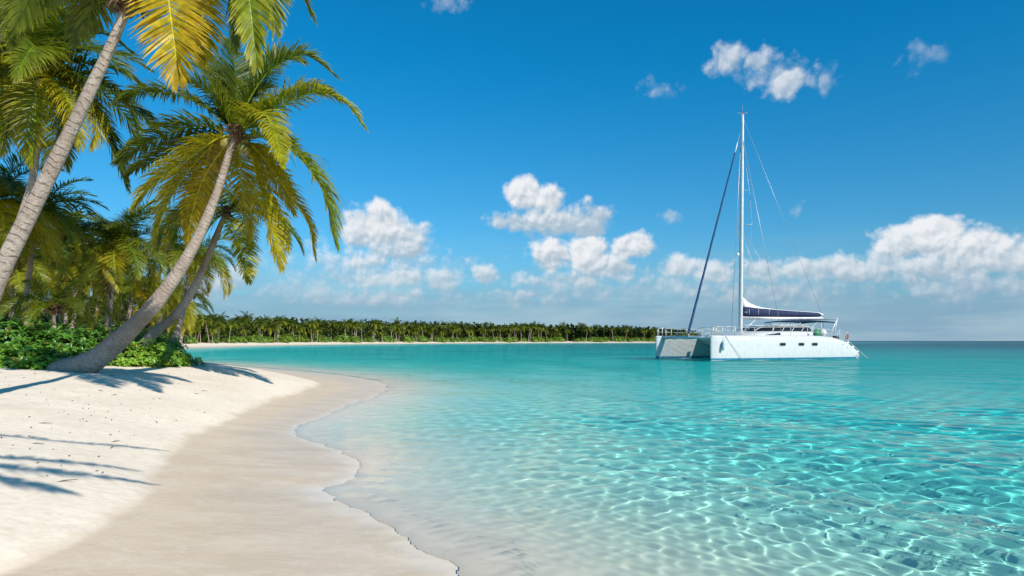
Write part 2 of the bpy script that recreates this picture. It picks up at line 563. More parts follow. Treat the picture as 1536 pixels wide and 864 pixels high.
def water_material(shallow=False):
    m = bpy.data.materials.new('clear_shore_water' if shallow else 'clear_sea_water')
    m.use_nodes = True
    g = NG(m.node_tree)
    g.t.nodes.remove(m.node_tree.nodes['Principled BSDF'])
    out = m.node_tree.nodes['Material Output']
    tc = g.n('ShaderNodeTexCoord').outputs['Object']
    dist = g.vm('LENGTH', tc)
    far = g.ramp(dist, 14, 60)
    st = g.vm('MULTIPLY', tc, (.75, 1.0, 1.0))
    h = g.m('MULTIPLY', g.noise(st, 1.5, 5, .55), .32)
    h = g.m('ADD', h, g.m('MULTIPLY', g.noise(st, .35, 3, .5), .5))
    b = g.n('ShaderNodeBump', {'Height': h, 'Strength': far, 'Distance': 1.0})
    dep = g.n('ShaderNodeAttribute', attribute_name='depth').outputs['Fac']      # metres of water: the deeper, the more red is swallowed
    eff = g.m('DIVIDE', g.m('MULTIPLY', dep, dep), g.m('ADD', dep, .30))
    tr = [g.m('POWER', math.e, g.m('MULTIPLY', eff, -k)) for k in ABSORB]
    c = g.n('ShaderNodeCombineColor', {0: tr[0], 1: tr[1], 2: tr[2]}).outputs[0]
    if shallow:
        rf = g.n('ShaderNodeBsdfTransparent', {'Color': c})
    else:
        rf = g.n('ShaderNodeBsdfRefraction', {'Color': c, 'Roughness': 0.0, 'IOR': 1.333, 'Normal': b.outputs[0]})
    gy_ = g.n('ShaderNodeBsdfAnisotropic', {'Color': (1, 1, 1), 'Roughness': 0.02, 'Normal': b.outputs[0]})
    if shallow:                                     # a film: the same from either side
        fr = g.m('ADD', .02, g.m('MULTIPLY', .98, g.m('POWER', g.n('ShaderNodeLayerWeight', {'Blend': .5}).outputs['Facing'], 5.0)))
    else:
        fr = g.n('ShaderNodeFresnel', {'IOR': 1.333, 'Normal': b.outputs[0]}).outputs[0]
    ms = g.n('ShaderNodeMixShader')
    amt = g.m('MULTIPLY', fr, .50)
    if shallow:
        amt = g.m('MULTIPLY', amt, g.ramp(dep, .0, .05, .0, .8))
    g.set(ms.inputs[0], amt)
    g.t.links.new(rf.outputs[0], ms.inputs[1])
    g.t.links.new(gy_.outputs[0], ms.inputs[2])
    g.t.links.new(ms.outputs[0], out.inputs['Surface'])
    return m


wm.materials.append(water_material())
fm.materials.append(water_material(True))

# ------------------------------------------------------------------ sky, sun, camera
def make_world():
    w = bpy.data.worlds.new('World')
    SC.world = w
    w.use_nodes = True
    g = NG(w.node_tree)
    bg = w.node_tree.nodes['Background']
    out = w.node_tree.nodes['World Output']
    sky = g.n('ShaderNodeTexSky', sky_type='NISHITA', sun_disc=False)
    sky.sun_elevation = SUN_EL
    sky.sun_rotation = math.atan2(SUN_DIR.x, SUN_DIR.y)
    sky.air_density, sky.dust_density, sky.ozone_density = 1.0, .3, 3.0
    d = g.n('ShaderNodeTexCoord').outputs['Generated']
    sx = g.n('ShaderNodeSeparateXYZ', {'Vector': d})
    az = g.m('ARCTAN2', sx.outputs[0], sx.outputs[1])
    el = g.m('ARCSINE', sx.outputs[2])
    # clear tropical blue: deep overhead, paler and greyer in the moist air low down
    tint = g.mix(g.ramp(el, .0, .42), (.26, .54, .66), (.02, .60, .82))
    g.set(bg.inputs['Color'], g.vm('MULTIPLY', sky.outputs[0], tint))
    bg.inputs['Strength'].default_value = .115
    # clouds, placed by direction and broken up by fractal noise
    p = g.n('ShaderNodeCombineXYZ', {0: az, 1: el, 2: 0.0}).outputs[0]

    def fb(vec, scale, det, rough=.55):
        return g.n('ShaderNodeTexNoise', {'Vector': vec, 'Scale': scale, 'Detail': det, 'Roughness': rough})
    n1 = fb(p, 16, 5, .5).outputs['Color']
    wv = g.vm('SCALE', g.vm('SUBTRACT', n1, (.5, .5, .5)), .022)
    n2 = fb(p, 75, 4, .55).outputs['Color']
    wv = g.vm('ADD', wv, g.vm('SCALE', g.vm('SUBTRACT', n2, (.5, .5, .5)), .005))
    pw = g.vm('MULTIPLY', g.vm('ADD', p, wv), (1, 1, 0))
    vor = g.n('ShaderNodeTexVoronoi', {'Vector': pw, 'Scale': 46, 'Detail': 3, 'Roughness': .5, 'Smoothness': .6}, feature='SMOOTH_F1')
    billow = g.m('SUBTRACT', .55, vor.outputs['Distance'])
    vor2 = g.n('ShaderNodeTexVoronoi', {'Vector': g.vm('ADD', pw, (-.0035, .006, 0)), 'Scale': 46, 'Detail': 3, 'Roughness': .5, 'Smoothness': .6}, feature='SMOOTH_F1')
    relief = g.m('SUBTRACT', vor2.outputs['Distance'], vor.outputs['Distance'])
    D, S, O = None, None, None
    for (px, py, rx, ry, op, soft, lit) in CLOUDS:
        u = math.atan((px - CX) / F)
        v = math.atan((HY - py) / F * math.cos(u))
        qv = g.vm('MULTIPLY', g.vm('SUBTRACT', pw, (u, v, 0)), (F / rx / 1.12, F / ry / 1.12, 0))
        d_ = g.m('MULTIPLY', g.m('SUBTRACT', 1.0, g.vm('LENGTH', qv)), soft)
        s_ = g.m('ADD', g.vm('DOT_PRODUCT', qv, (-.33, .80, 0)), lit)
        if D is None:
            D, S, O = d_, s_, op
            continue
        gt = g.ramp(g.m('SUBTRACT', d_, D), -.12, .12)
        S = g.mix(gt, S, s_, 'FLOAT')
        O = g.mix(gt, O, op, 'FLOAT')
        D = g.m('MAXIMUM', D, d_)
    fbm = g.m('SUBTRACT', g.noise(p, 30, 7, .6), .5)
    dens = g.m('ADD', g.m('ADD', D, g.m('MULTIPLY', billow, .42)), g.m('MULTIPLY', fbm, .9))
    alpha = g.m('MULTIPLY', g.ramp(dens, -.12, .36), O)
    sh = g.m('ADD', g.m('MULTIPLY', S, .62), g.m('MULTIPLY', relief, .8))
    sh = g.m('ADD', sh, g.m('MULTIPLY', billow, .25))
    ccol = g.mix(g.ramp(sh, -.55, .62), (.29, .365, .43), (.60, .615, .635))
    # low, hazy cloud layer on the horizon all the way round
    st = g.n('ShaderNodeCombineXYZ', {0: g.m('MULTIPLY', az, 5.0), 1: g.m('MULTIPLY', el, 34.0), 2: .4}).outputs[0]
    streak = g.noise(st, 1.0, 5, .55)
    hz = g.m('MULTIPLY', g.ramp(el, .165, .01), .92)
    hz = g.m('MULTIPLY', hz, g.ramp(g.m('ADD', streak, g.m('MULTIPLY', g.ramp(el, .11, .0), .35)), .28, .58))
    hcol = g.mix(g.ramp(streak, .42, .68), (.17, .275, .38), (.25, .35, .43))
    ccol2 = g.mix(g.ramp(el, .13, .01, 0, .75), ccol, hcol)
    al = g.m('SUBTRACT', 1.0, g.m('MULTIPLY', g.m('SUBTRACT', 1.0, alpha), g.m('SUBTRACT', 1.0, hz)))
    col = g.mix(g.m('DIVIDE', alpha, g.m('MAXIMUM', al, .001)), hcol, ccol2)
    below = g.ramp(el, -.02, 0.0)
    bg2 = g.n('ShaderNodeBackground', {'Color': col, 'Strength': 1.0})
    ms = g.n('ShaderNodeMixShader')
    g.set(ms.inputs[0], g.m('MULTIPLY', al, below))
    g.t.links.new(bg.outputs[0], ms.inputs[1])
    g.t.links.new(bg2.outputs[0], ms.inputs[2])
    g.t.links.new(ms.outputs[0], out.inputs['Surface'])
    w.cycles.sampling_method = 'MANUAL'
    w.cycles.sample_map_resolution = 1024


# each puff: where it is seen (x, y), how wide and tall, its opacity, the hardness of its edge, how bright
CLOUDS = [
    # tall soft cloud left of the middle
    (572, 336, 40, 34, 1, 1.2, .35), (612, 360, 44, 34, .95, .9, .1), (536, 342, 34, 36, .95, 1.0, .35), (590, 372, 60, 34, .85, .7, -.1),
    (560, 392, 116, 26, .85, .6, .25), (596, 418, 130, 20, .82, .6, .35), (510, 416, 95, 22, .75, .5, .2), (560, 446, 170, 18, .7, .5, .1), (660, 420, 40, 24, .75, .8, .35), (470, 440, 80, 22, .6, .5, .1),
    (560, 404, 165, 40, .55, .45, .0), (880, 432, 200, 32, .55, .45, .0),
    # cloud above the middle
    (786, 290, 30, 24, 1, 1.3, .5), (824, 298, 28, 24, 1, 1.2, .45), (770, 330, 44, 20, .85, .8, -.2), (830, 332, 66, 30, .95, .8, -.2), (884, 332, 42, 30, .9, .8, -.25),
    # bright heap below it
    (832, 380, 44, 32, 1, 1.0, .3), (880, 378, 40, 32, 1, 1.2, .5), (948, 372, 40, 22, 1, 1.2, .45), (905, 396, 66, 32, .95, .8, .15), (860, 422, 120, 26, .85, .6, .05),
    (728, 412, 26, 18, .85, .9, .35), (790, 446, 110, 20, .7, .5, .1),
    # bank on the right
    (1402, 354, 44, 30, 1, 1.3, .5), (1352, 366, 38, 26, .95, 1.1, .4), (1450, 370, 50, 28, 1, 1.1, .4), (1512, 386, 60, 26, .95, 1.0, .3), (1400, 400, 110, 30, .9, .7, .1),
    (1325, 398, 60, 24, .8, .8, .2), (1480, 430, 120, 26, .75, .6, .05), 
    # low bank behind the mast
    (1022, 400, 38, 20, .85, 1.0, .35), (1072, 408, 46, 20, .8, .9, .25), (1140, 410, 50, 20, .75, .8, .2), (1210, 404, 50, 20, .8, .9, .25), (1272, 402, 46, 22, .85, .9, .3), (1140, 436, 200, 24, .75, .5, .05),
    # small ones high up
    (1096, 90, 34, 24, .72, .6, .2), (1138, 94, 34, 18, .66, .6, .25), (1184, 122, 38, 22, .80, .7, .25), (1238, 120, 18, 20, .5, .5, .1), (1160, 108, 46, 22, .62, .5, .1), (1212, 122, 30, 16, .5, .5, .1),
    (988, 130, 34, 16, .40, .45, .0), (1392, 80, 30, 18, .26, .4, .1), (1004, 322, 26, 15, .5, .5, .0), (1198, 312, 14, 14, .35, .5, .0),
    (672, 2, 30, 16, .45, .5, .1), 
    # left, between the palms
    (332, 422, 42, 26, .75, .8, .2), (358, 412, 24, 20, .7, .8, .3), (300, 442, 60, 20, .5, .6, .1), (420, 434, 60, 18, .4, .6, .1),
]
make_world()
sun = bpy.data.lights.new('sun', 'SUN')
sun.energy = 4.2
sun.angle = R(.5)
sun.color = (1.0, .935, .835)
sun.cycles.is_caustics_light = True
so = put('sun', sun)
to_sun = Vector((SUN_DIR.x * math.cos(SUN_EL), SUN_DIR.y * math.cos(SUN_EL), math.sin(SUN_EL)))
so.rotation_euler = (-to_sun).to_track_quat('-Z', 'Y').to_euler()
so.location = to_sun * 60
cam = bpy.data.cameras.new('camera')
cam.sensor_width, cam.lens = 36, 24
cam.shift_y = (HY - 432) / 1536
cam.clip_start, cam.clip_end = .1, 20000
co = put('camera', cam)
co.location = (0, 0, H)
co.rotation_euler = (math.pi / 2, 0, 0)
SC.camera = co
SC.view_settings.view_transform = 'Standard'
SC.view_settings.look = 'None'
SC.view_settings.exposure = .53
SC.view_settings.gamma = 1
SC.render.engine = 'CYCLES'
SC.cycles.use_denoising = True
SC.cycles.max_bounces = 12
SC.cycles.diffuse_bounces = 4
SC.cycles.glossy_bounces = 4
SC.cycles.transmission_bounces = 8
SC.cycles.transparent_max_bounces = 8
SC.cycles.sample_clamp_indirect = 4

# ------------------------------------------------------------------ palms
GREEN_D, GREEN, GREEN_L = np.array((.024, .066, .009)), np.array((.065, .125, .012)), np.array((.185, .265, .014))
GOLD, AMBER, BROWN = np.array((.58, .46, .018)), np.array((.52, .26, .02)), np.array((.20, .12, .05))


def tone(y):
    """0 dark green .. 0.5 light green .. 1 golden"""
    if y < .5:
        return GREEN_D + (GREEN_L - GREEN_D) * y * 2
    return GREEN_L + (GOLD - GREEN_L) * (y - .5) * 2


def spline(pts, n):
    """Catmull-Rom through pts, n samples"""
    P = np.asarray(pts, float)
    P = np.concatenate([[2 * P[0] - P[1]], P, [2 * P[-1] - P[-2]]])
    t = np.linspace(0, len(P) - 3 - 1e-6, n)
    i = t.astype(int)
    f = (t - i)[:, None]
    a, b, c, d = P[i], P[i + 1], P[i + 2], P[i + 3]
    return .5 * (2 * b + (c - a) * f + (2 * a - 5 * b + 4 * c - d) * f ** 2 + (3 * b - a - 3 * c + d) * f ** 3)


def frond_mesh(path, rg, leaf=.75, n=72, width=.021, yellow=.3, amber=0.0, roll=0.0, hang=.9, segs=4, rach=.028, ragged=.1, mb=None, vee=.35):
    """one pinnate leaf: a tapering midrib and two rows of drooping leaflets along it"""
    own = mb is None
    mb = mb or MB()
    P = spline(path, 40) if len(path) < 12 else np.asarray(path)
    T = np.gradient(P, axis=0)
    T /= np.linalg.norm(T, axis=1, keepdims=True)
    seg = np.r_[0, np.cumsum(np.linalg.norm(np.diff(P, axis=0), axis=1))]
    tt = seg / seg[-1]
    N = np.empty_like(P)
    up = np.array([0, 0, 1.0])
    if abs(T[0][2]) > .93:
        h = P[-1] - P[0]
        up = -np.array([h[0], h[1], 0.02])
    v = up - T[0] * np.dot(up, T[0])
    for i in range(len(P)):
        v = v - T[i] * np.dot(v, T[i])
        v /= np.linalg.norm(v) + 1e-9
        N[i] = v
    S = np.cross(T, N)
    ro = roll * tt[:, None]
    N, S = N * np.cos(ro) + S * np.sin(ro), S * np.cos(ro) - N * np.sin(ro)
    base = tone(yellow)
    mb.tube(P[::3] if len(P) > 24 else P, np.interp(tt[::3] if len(P) > 24 else tt, [0, .12, 1], [rach * 1.5, rach, rach * .12]), 5,
            col=np.clip(base * 1.5 + np.array((.05, .035, 0)), 0, 1))
    for s in (-1, 1):
        t = np.linspace(.10, .995, n) + rg.normal(0, .25 / n, n)
        keep = rg.random(n) > ragged * .6
        t = np.clip(t[keep], .08, 1)
        m = len(t)
        if m == 0:
            continue
        ip = lambda A: np.stack([np.interp(t, tt, A[:, k]) for k in range(3)], 1)
        B, Tt, Nn, Ss = ip(P), ip(T), ip(N), ip(S)
        u = (t - .08) / .92
        L = leaf * (np.clip(u * 5.0 + .30, 0, 1)) * (1 - u ** 2.2 * .72) * rg.uniform(.86, 1.1, m)
        al = np.interp(u, [0, .3, .8, 1], [1.30, 1.10, .75, .22]) + rg.normal(0, .07, m)
        dl = vee + rg.normal(0, .16, m)
        D = Tt * np.cos(al)[:, None] + (s * Ss * np.cos(dl)[:, None] + Nn * np.sin(dl)[:, None]) * np.sin(al)[:, None]
        Nl = Nn * np.cos(dl)[:, None] - s * Ss * np.sin(dl)[:, None]
        Nl = Nl + rg.normal(0, .28, (m, 3))
        g = .62 * hang * rg.uniform(.6, 1.35, m)[:, None]
        w = width * rg.uniform(.8, 1.2, m)
        prof = {4: [.55, 1, .92, .6, .04], 3: [.6, 1, .75, .05], 2: [.7, .9, .06]}[segs]
        rows, cols = [], []
        p = B.copy()
        var = rg.uniform(.75, 1.25, (m, 1))
        am = np.clip(amber * (rg.uniform(.3, 1.3, (m, 1))), 0, 1)
        for k in range(segs + 1):
            f = k / segs
            d = D + np.array([0, 0, -1.0]) * g * f * f
            d /= np.linalg.norm(d, axis=1, keepdims=True)
            if k:
                p = p + d * (L / segs)[:, None]
            wd = np.cross(d, Nl)
            wd /= np.linalg.norm(wd, axis=1, keepdims=True) + 1e-9
            hw = (w * prof[k])[:, None]
            rows.append(np.stack([p - wd * hw, p + wd * hw], 1))
            c = base * var
            c = c + (GOLD - c) * np.clip(yellow * .55 * f + .05 * f, 0, 1)
            c = c + (AMBER - c) * am * (.35 + .65 * f)
            dryt = (rg.random((m, 1)) < .22) * (f > .8)
            c = c + (BROWN - c) * dryt * .8
            cols.append(np.repeat(c[:, None], 2, 1))
        V = np.stack(rows, 1)                       # m, segs+1, 2, 3
        C = np.stack(cols, 1)
        i = (np.arange(m) * (segs + 1) * 2)[:, None] + (np.arange(segs) * 2)[None]
        fq = np.stack([i, i + 1, i + 3, i + 2], -1).reshape(-1, 4)
        mb.add(V.reshape(-1, 3), fq, C.reshape(-1, 3))
    if own:
        return mb.build('frond', M['frond'], link=False)


def arc(L, elev, bend, az=0.0, side=0.0, n=14, base=(0, 0, 0)):
    """midrib that leaves the crown at an elevation and bows down under its weight"""
    t = np.linspace(0, 1, n)
    e = elev - bend * t ** 1.25
    a = az + side * t
    d = np.stack([np.cos(e) * np.cos(a), np.cos(e) * np.sin(a), np.sin(e)], 1) * (L / (n - 1))
    P = np.cumsum(d, 0)
    return P - P[0] + np.asarray(base)


def trunk_mb(pts, radii, seed, sides=14, rings=True, step=.05):
    rg = np.random.default_rng(seed)
    P = spline(pts, 60)
    L = np.linalg.norm(np.diff(P, axis=0), axis=1).sum()
    n = max(10, int(L / step))
    P = spline(pts, n)
    s = np.r_[0, np.cumsum(np.linalg.norm(np.diff(P, axis=0), axis=1))]
    r = np.interp(s / s[-1], np.linspace(0, 1, len(radii)), radii) * (.56 + .22 * np.exp(-s / .4))
    T = np.gradient(P, axis=0)
    T /= np.linalg.norm(T, axis=1, keepdims=True)
    u = np.cross(T[0], (0, 1.0, .1))
    a = np.linspace(0, 2 * math.pi, sides, endpoint=False)
    V, C = [], []
    ph = rg.random(3) * 6
    for i in range(n):
        u = u - T[i] * np.dot(u, T[i])
        u /= np.linalg.norm(u)
        w = np.cross(T[i], u)
        k = 1 + .05 * np.sin(2 * a + ph[0] + s[i] * .8) + .03 * np.sin(3 * a + ph[1] - s[i] * 1.7) + .02 * math.sin(s[i] * 5 + ph[2])
        if rings:
            k = k * (1 + .02 * (((s[i] * 9 + math.sin(s[i] * 3.1)) % 1.0) - .5))
        V.append(P[i] + (r[i] * k)[:, None] * (np.cos(a)[:, None] * u + np.sin(a)[:, None] * w))
        C.append(np.stack([np.full(sides, s[i] / 20), a / 6.3, a * 0], 1))
    mb = MB()
    mb.loft(V, caps=True)
    mb.c = [np.concatenate(C)]
    return mb


def fibre_mb(c, r, rg, n=26):
    """torn brown sheaths at the foot of the leaves"""
    mb = MB()
    mb.ball(c, (r * .95, r * .95, r * 1.5), 10, 7, (1, 1, 1))
    for k in range(n):
        a, z = rg.random() * 6.28, rg.uniform(-.9, 1.0)
        p0 = c + np.array([math.cos(a) * r * .8, math.sin(a) * r * .8, z * r])
        p1 = p0 + np.array([math.cos(a) * r * .9, math.sin(a) * r * .9, rg.uniform(-.6, .9) * r])
        p2 = p1 + np.array([math.cos(a) * r * .5, math.sin(a) * r * .5, -rg.uniform(.3, 1.4) * r])
        mb.tube([p0, p1, p2], [.035, .022, .005], 5, col=(1, 1, 1))
    return mb


# a library of leaves for the palms that are not drawn leaf by leaf
LIB = []
_rg = np.random.default_rng(5)
for k in range(16):
    f = k / 15                                      # 0 young and upright, 1 old and hanging
    P = arc(1.0, R(70 - 95 * f + _rg.normal(0, 5)), R(60 + 35 * math.sin(f * 3) + _rg.normal(0, 8)), side=_rg.normal(0, .18))
    LIB.append(frond_mesh(P * 3.0, np.random.default_rng(100 + k), .92, 100, .0165, np.clip(.12 + .62 * f ** 1.6 + _rg.normal(0, .1), 0, .95), .25 * (f > .75),
                          _rg.normal(0, .3), .75 + .5 * f, 3, .026, .12))


DEAD = []
for k in range(3):
    DEAD.append(frond_mesh(arc(2.4, R(-35 - 12 * k), R(45)), np.random.default_rng(200 + k), .6, 50, .014, .55, 1.0, .6, 1.6, 3, .022, .4))
    mm = DEAD[-1].attributes['col']
    cv = np.empty(len(DEAD[-1].vertices) * 4, np.float32)
    mm.data.foreach_get('color', cv)
    cv = cv.reshape(-1, 4)
    lm = cv[:, :3].mean(1, keepdims=True)
    cv[:, :3] = np.array((.19, .11, .05)) * (.5 + 1.6 * lm)
    mm.data.foreach_set('color', cv.ravel())


def add_fronds(root, c, rg, count, size, lo=0.0, hi=1.0):
    for i in range(count):
        f = lo + (hi - lo) * (i + .5) / count
        k = int(np.clip(round(f * 15 + rg.normal(0, .8)), 0, 15))
        o = put('frond', LIB[k], root)
        o.location = Vector(c) - root.location
        o.rotation_euler = (rg.normal(0, .12), rg.normal(0, .08), i * 2.399 + rg.normal(0, .2))
        s = size / 3.0 * rg.uniform(.85, 1.12)
        o.scale = (s, s, s)


def palm(label, trunk_pts, radii, seed, fronds=(), extra=0, size=3.2, group=None, nuts=0, lo=0.0, hi=1.0, name='coconut_palm', fibre=.16):
    """trunk_pts in world space from the foot up; fronds: measured leaves [(points, options)]"""
    rg = np.random.default_rng(seed)
    trunk_pts = np.asarray(trunk_pts, float)
    root = empty(name, trunk_pts[0])
    tag(root, label, 'palm tree', group)
    off = trunk_pts[0]
    t = trunk_mb(trunk_pts - off, radii, seed).build('trunk', M['bark'], root, True)
    c = trunk_pts[-1]
    for pts, opt in fronds:
        me_ = frond_mesh(np.asarray(pts) - off, rg, **opt)
        put('frond', me_, root)
    if extra:
        add_fronds(root, c, rg, extra, size, lo, hi)
    fibre_mb(c - off, fibre, rg).build('fibre_sheath', M['fibre'], root, True)
    for k in range(2 if nuts and extra and not fronds else 0):
        o = put('dead_frond', DEAD[(seed + k) % 3], root)
        o['label'] = 'dry brown hanging frond'
        o.location = Vector(c - off) + Vector((0, 0, -.1))
        o.rotation_euler = (0, 0, rg.random() * 6.28)
        o.scale = (size / 3,) * 3
    for k in range(nuts):
        a = k * 2.4 + rg.random()
        mb = MB()
        mb.ball((0, 0, 0), (.115, .115, .15), 10, 8)
        o = mb.build('coconut', M['coconut'], root, True)
        o.location = Vector(c - off) + Vector((math.cos(a) * .26, math.sin(a) * .26, -.16 - .12 * (k % 3)))
        o.rotation_euler = (rg.normal(0, .4), rg.normal(0, .4), a)
    return root


def hero(c_px, Y, spec):
    """leaves of a palm whose leaves can each be told apart: [(points seen, depth of the tip, yellow, amber, leaf length, roll, hang)]"""
    out = []
    for pts, dY, yel, amb, lf, roll, hang in spec:
        n = len(pts)
        P = [at(c_px[0], c_px[1], Y)] + [at(x, y, Y + dY * ((i + 1) / n)) for i, (x, y) in enumerate(pts)]
        L = np.linalg.norm(np.diff(np.array(P), axis=0), axis=1).sum()
        out.append((P, dict(leaf=lf * 1.28, n=int(np.clip(L * 46, 84, 200)), yellow=yel, amber=amb, roll=roll, hang=hang, width=.0185, rach=.028)))
    return out


GROVE = 'coconut palms of the grove on the left'
# -- the big leaning palm that reaches out over the beach
Y2 = 17.5
base = at(112, 553, Y2)
pts = [np.array([*at(88, 553, Y2)[:2], ground_z(*at(88, 553, Y2)[:2]) - .05])] + [at(x, y, Y2 - .2 + .02 * i) for i, (x, y) in enumerate([(132, 546), (176, 513), (235, 452), (288, 374), (322, 298), (346, 222), (354, 200)])]
palm('thick leaning palm curving up from the bush edge over the sand, golden drooping fronds', pts,
     [.50, .52, .42, .335, .30, .26, .225, .20, .17, .15], 21, hero((354, 203), Y2, [
         ([(368, 160), (405, 105), (455, 82), (502, 112)], .6, .38, 0, .75, .2, .9),
         ([(400, 165), (462, 132), (512, 150)], 1.2, .60, 0, .70, -.2, 1.0),
         ([(398, 172), (470, 138), (515, 152), (547, 190)], -.7, .55, .05, .62, .1, 1.2),
         ([(356, 150), (352, 100), (340, 62)], .8, .10, 0, .70, .3, .4),
         ([(345, 150), (322, 112), (292, 96)], .9, .18, 0, .70, -.3, .7),
         ([(330, 160), (302, 130), (270, 118)], -.6, .35, 0, .65, .2, .9),
         ([(322, 170), (270, 143), (212, 138), (178, 150)], .3, .30, 0, .62, .2, 1.3),
         ([(325, 192), (282, 190), (225, 212), (178, 240)], -.5, .22, 0, .75, .3, 1.4),
         ([(325, 208), (280, 240), (238, 270), (205, 305)], -.9, .72, .12, .95, .2, 1.5),
         ([(322, 215), (278, 262), (245, 320), (232, 372)], 1.4, .70, .15, .85, -1.0, 1.0),
         ([(335, 222), (305, 268), (288, 320), (280, 365)], 1.9, .85, .25, .75, 1.1, 1.0),
         ([(372, 222), (388, 272), (404, 330), (420, 397)], .5, .72, .20, .80, 1.1, .8),
         ([(392, 205), (445, 232), (484, 286), (503, 362)], -.4, .42, .05, .95, -.15, 1.4),
         ([(385, 225), (430, 285), (462, 335), (472, 384)], 1.1, .85, .2, .60, .1, 1.0),
         ([(360, 235), (364, 290), (372, 355)], 1.6, .70, .25, .72, 1.2, .8),
         ([(374, 172), (398, 172), (414, 205), (424, 246)], -1.5, .62, .05, .55, .3, 1.1),
         ([(320, 205), (265, 222), (222, 245), (190, 262)], 1.4, .15, 0, .70, -.2, 1.2),
         ([(380, 190), (420, 200), (446, 225)], 1.8, .25, 0, .60, .2, 1.1),
         ([(330, 235), (312, 290), (306, 345)], 2.4, .72, .1, .70, -.8, .9),
         ([(372, 215), (410, 262), (440, 318)], 1.9, .75, .1, .62, .2, 1.0),
         ([(362, 180), (384, 120), (420, 84), (455, 92)], 2.0, .22, 0, .66, .2, .8),
         ([(350, 175), (335, 120), (300, 70)], 2.1, .15, 0, .66, .2, .7),
     ]), nuts=6, group=GROVE)
# -- its thinner neighbour, standing farther back
Y3 = 23
pts = [np.array([*at(196, 520, Y3)[:2], ground_z(*at(196, 520, Y3)[:2]) - .05])] + [at(x, y, Y3) for x, y in [(228, 503), (262, 474), (288, 437), (310, 390), (330, 340), (340, 318)]]
palm('slender leaning palm parallel to and just behind the big leaning palm', pts, [.40, .33, .29, .26, .22, .19, .16, .14], 22,
     hero((340, 318), Y3, [
         ([(380, 305), (420, 330), (432, 372)], .5, .75, .2, .70, .2, 1.1),
         ([(352, 345), (366, 385), (372, 420)], -.7, .6, .1, .7, .2, .8),
         ([(305, 310), (272, 330), (250, 372)], .4, .8, .3, .8, -.2, 1.0),
         ([(318, 335), (300, 370), (294, 405)], -.6, .55, .1, .7, .2, .8),
         ([(365, 300), (392, 296), (418, 312)], 1.0, .3, 0, .65, .2, 1.0)]), extra=10, size=2.9, lo=.1, hi=.8, group=GROVE)
# -- the big palm whose trunk crosses the left edge, its crown above the picture
Y1 = 10
pts = [np.array([-8.15, 10.1, ground_z(-8.15, 10.1) - .05]), at(-40, 515, Y1), at(2, 408, Y1), at(62, 285, Y1), at(122, 163, Y1), at(166, 70, Y1), at(186, 22, Y1), at(192, 6, Y1)]
palm('tall pale palm trunk slanting across the upper left corner, golden frond at its top', pts, [.33, .25, .225, .205, .19, .175, .155, .135, .12], 23,
     hero((192, 4), Y1, [
         ([(216, -48), (246, -28), (258, 40), (268, 118)], -.4, .82, .55, .70, 1.5, .35),
         ([(222, -60), (262, -62), (292, 0), (304, 84)], .5, .72, .35, .66, 1.3, .5),
         ([(262, -110), (344, -130), (392, -70), (412, 40)], .3, .34, .0, .70, 1.2, .7),
         ([(250, -80), (318, -96), (346, -30), (350, 62)], .8, .30, .05, .66, 1.0, .7),
         ([(185, -40), (180, -60), (150, -30), (128, 46)], .9, .28, 0, .62, 1.0, .8),
         ([(165, -30), (120, -50), (60, -30), (28, 30)], .2, .22, 0, .66, .8, .9),
         ([(250, -105), (330, -110), (368, -30), (384, 92)], -.5, .50, .1, .62, 1.3, .6),
         ([(270, -90), (360, -110), (430, -50), (468, 22)], .9, .20, 0, .60, .3, 1.0),
         ([(150, -50), (90, -60), (40, 0), (20, 60)], .8, .25, 0, .60, .2, 1.0),
         ([(200, -80), (215, -170), (260, -230)], .3, .2, 0, .6, .2, .6),
         ([(180, -80), (140, -170), (80, -200)], -.5, .2, 0, .6, .2, .7),
         ([(170, 0), (140, 10), (110, 62)], 1.3, .15, 0, .5, .2, 1.0),
         ([(230, -30), (300, -60), (345, -10), (362, 50)], 1.6, .18, 0, .55, -.2, .9),
     ]), group=GROVE, fibre=.14)
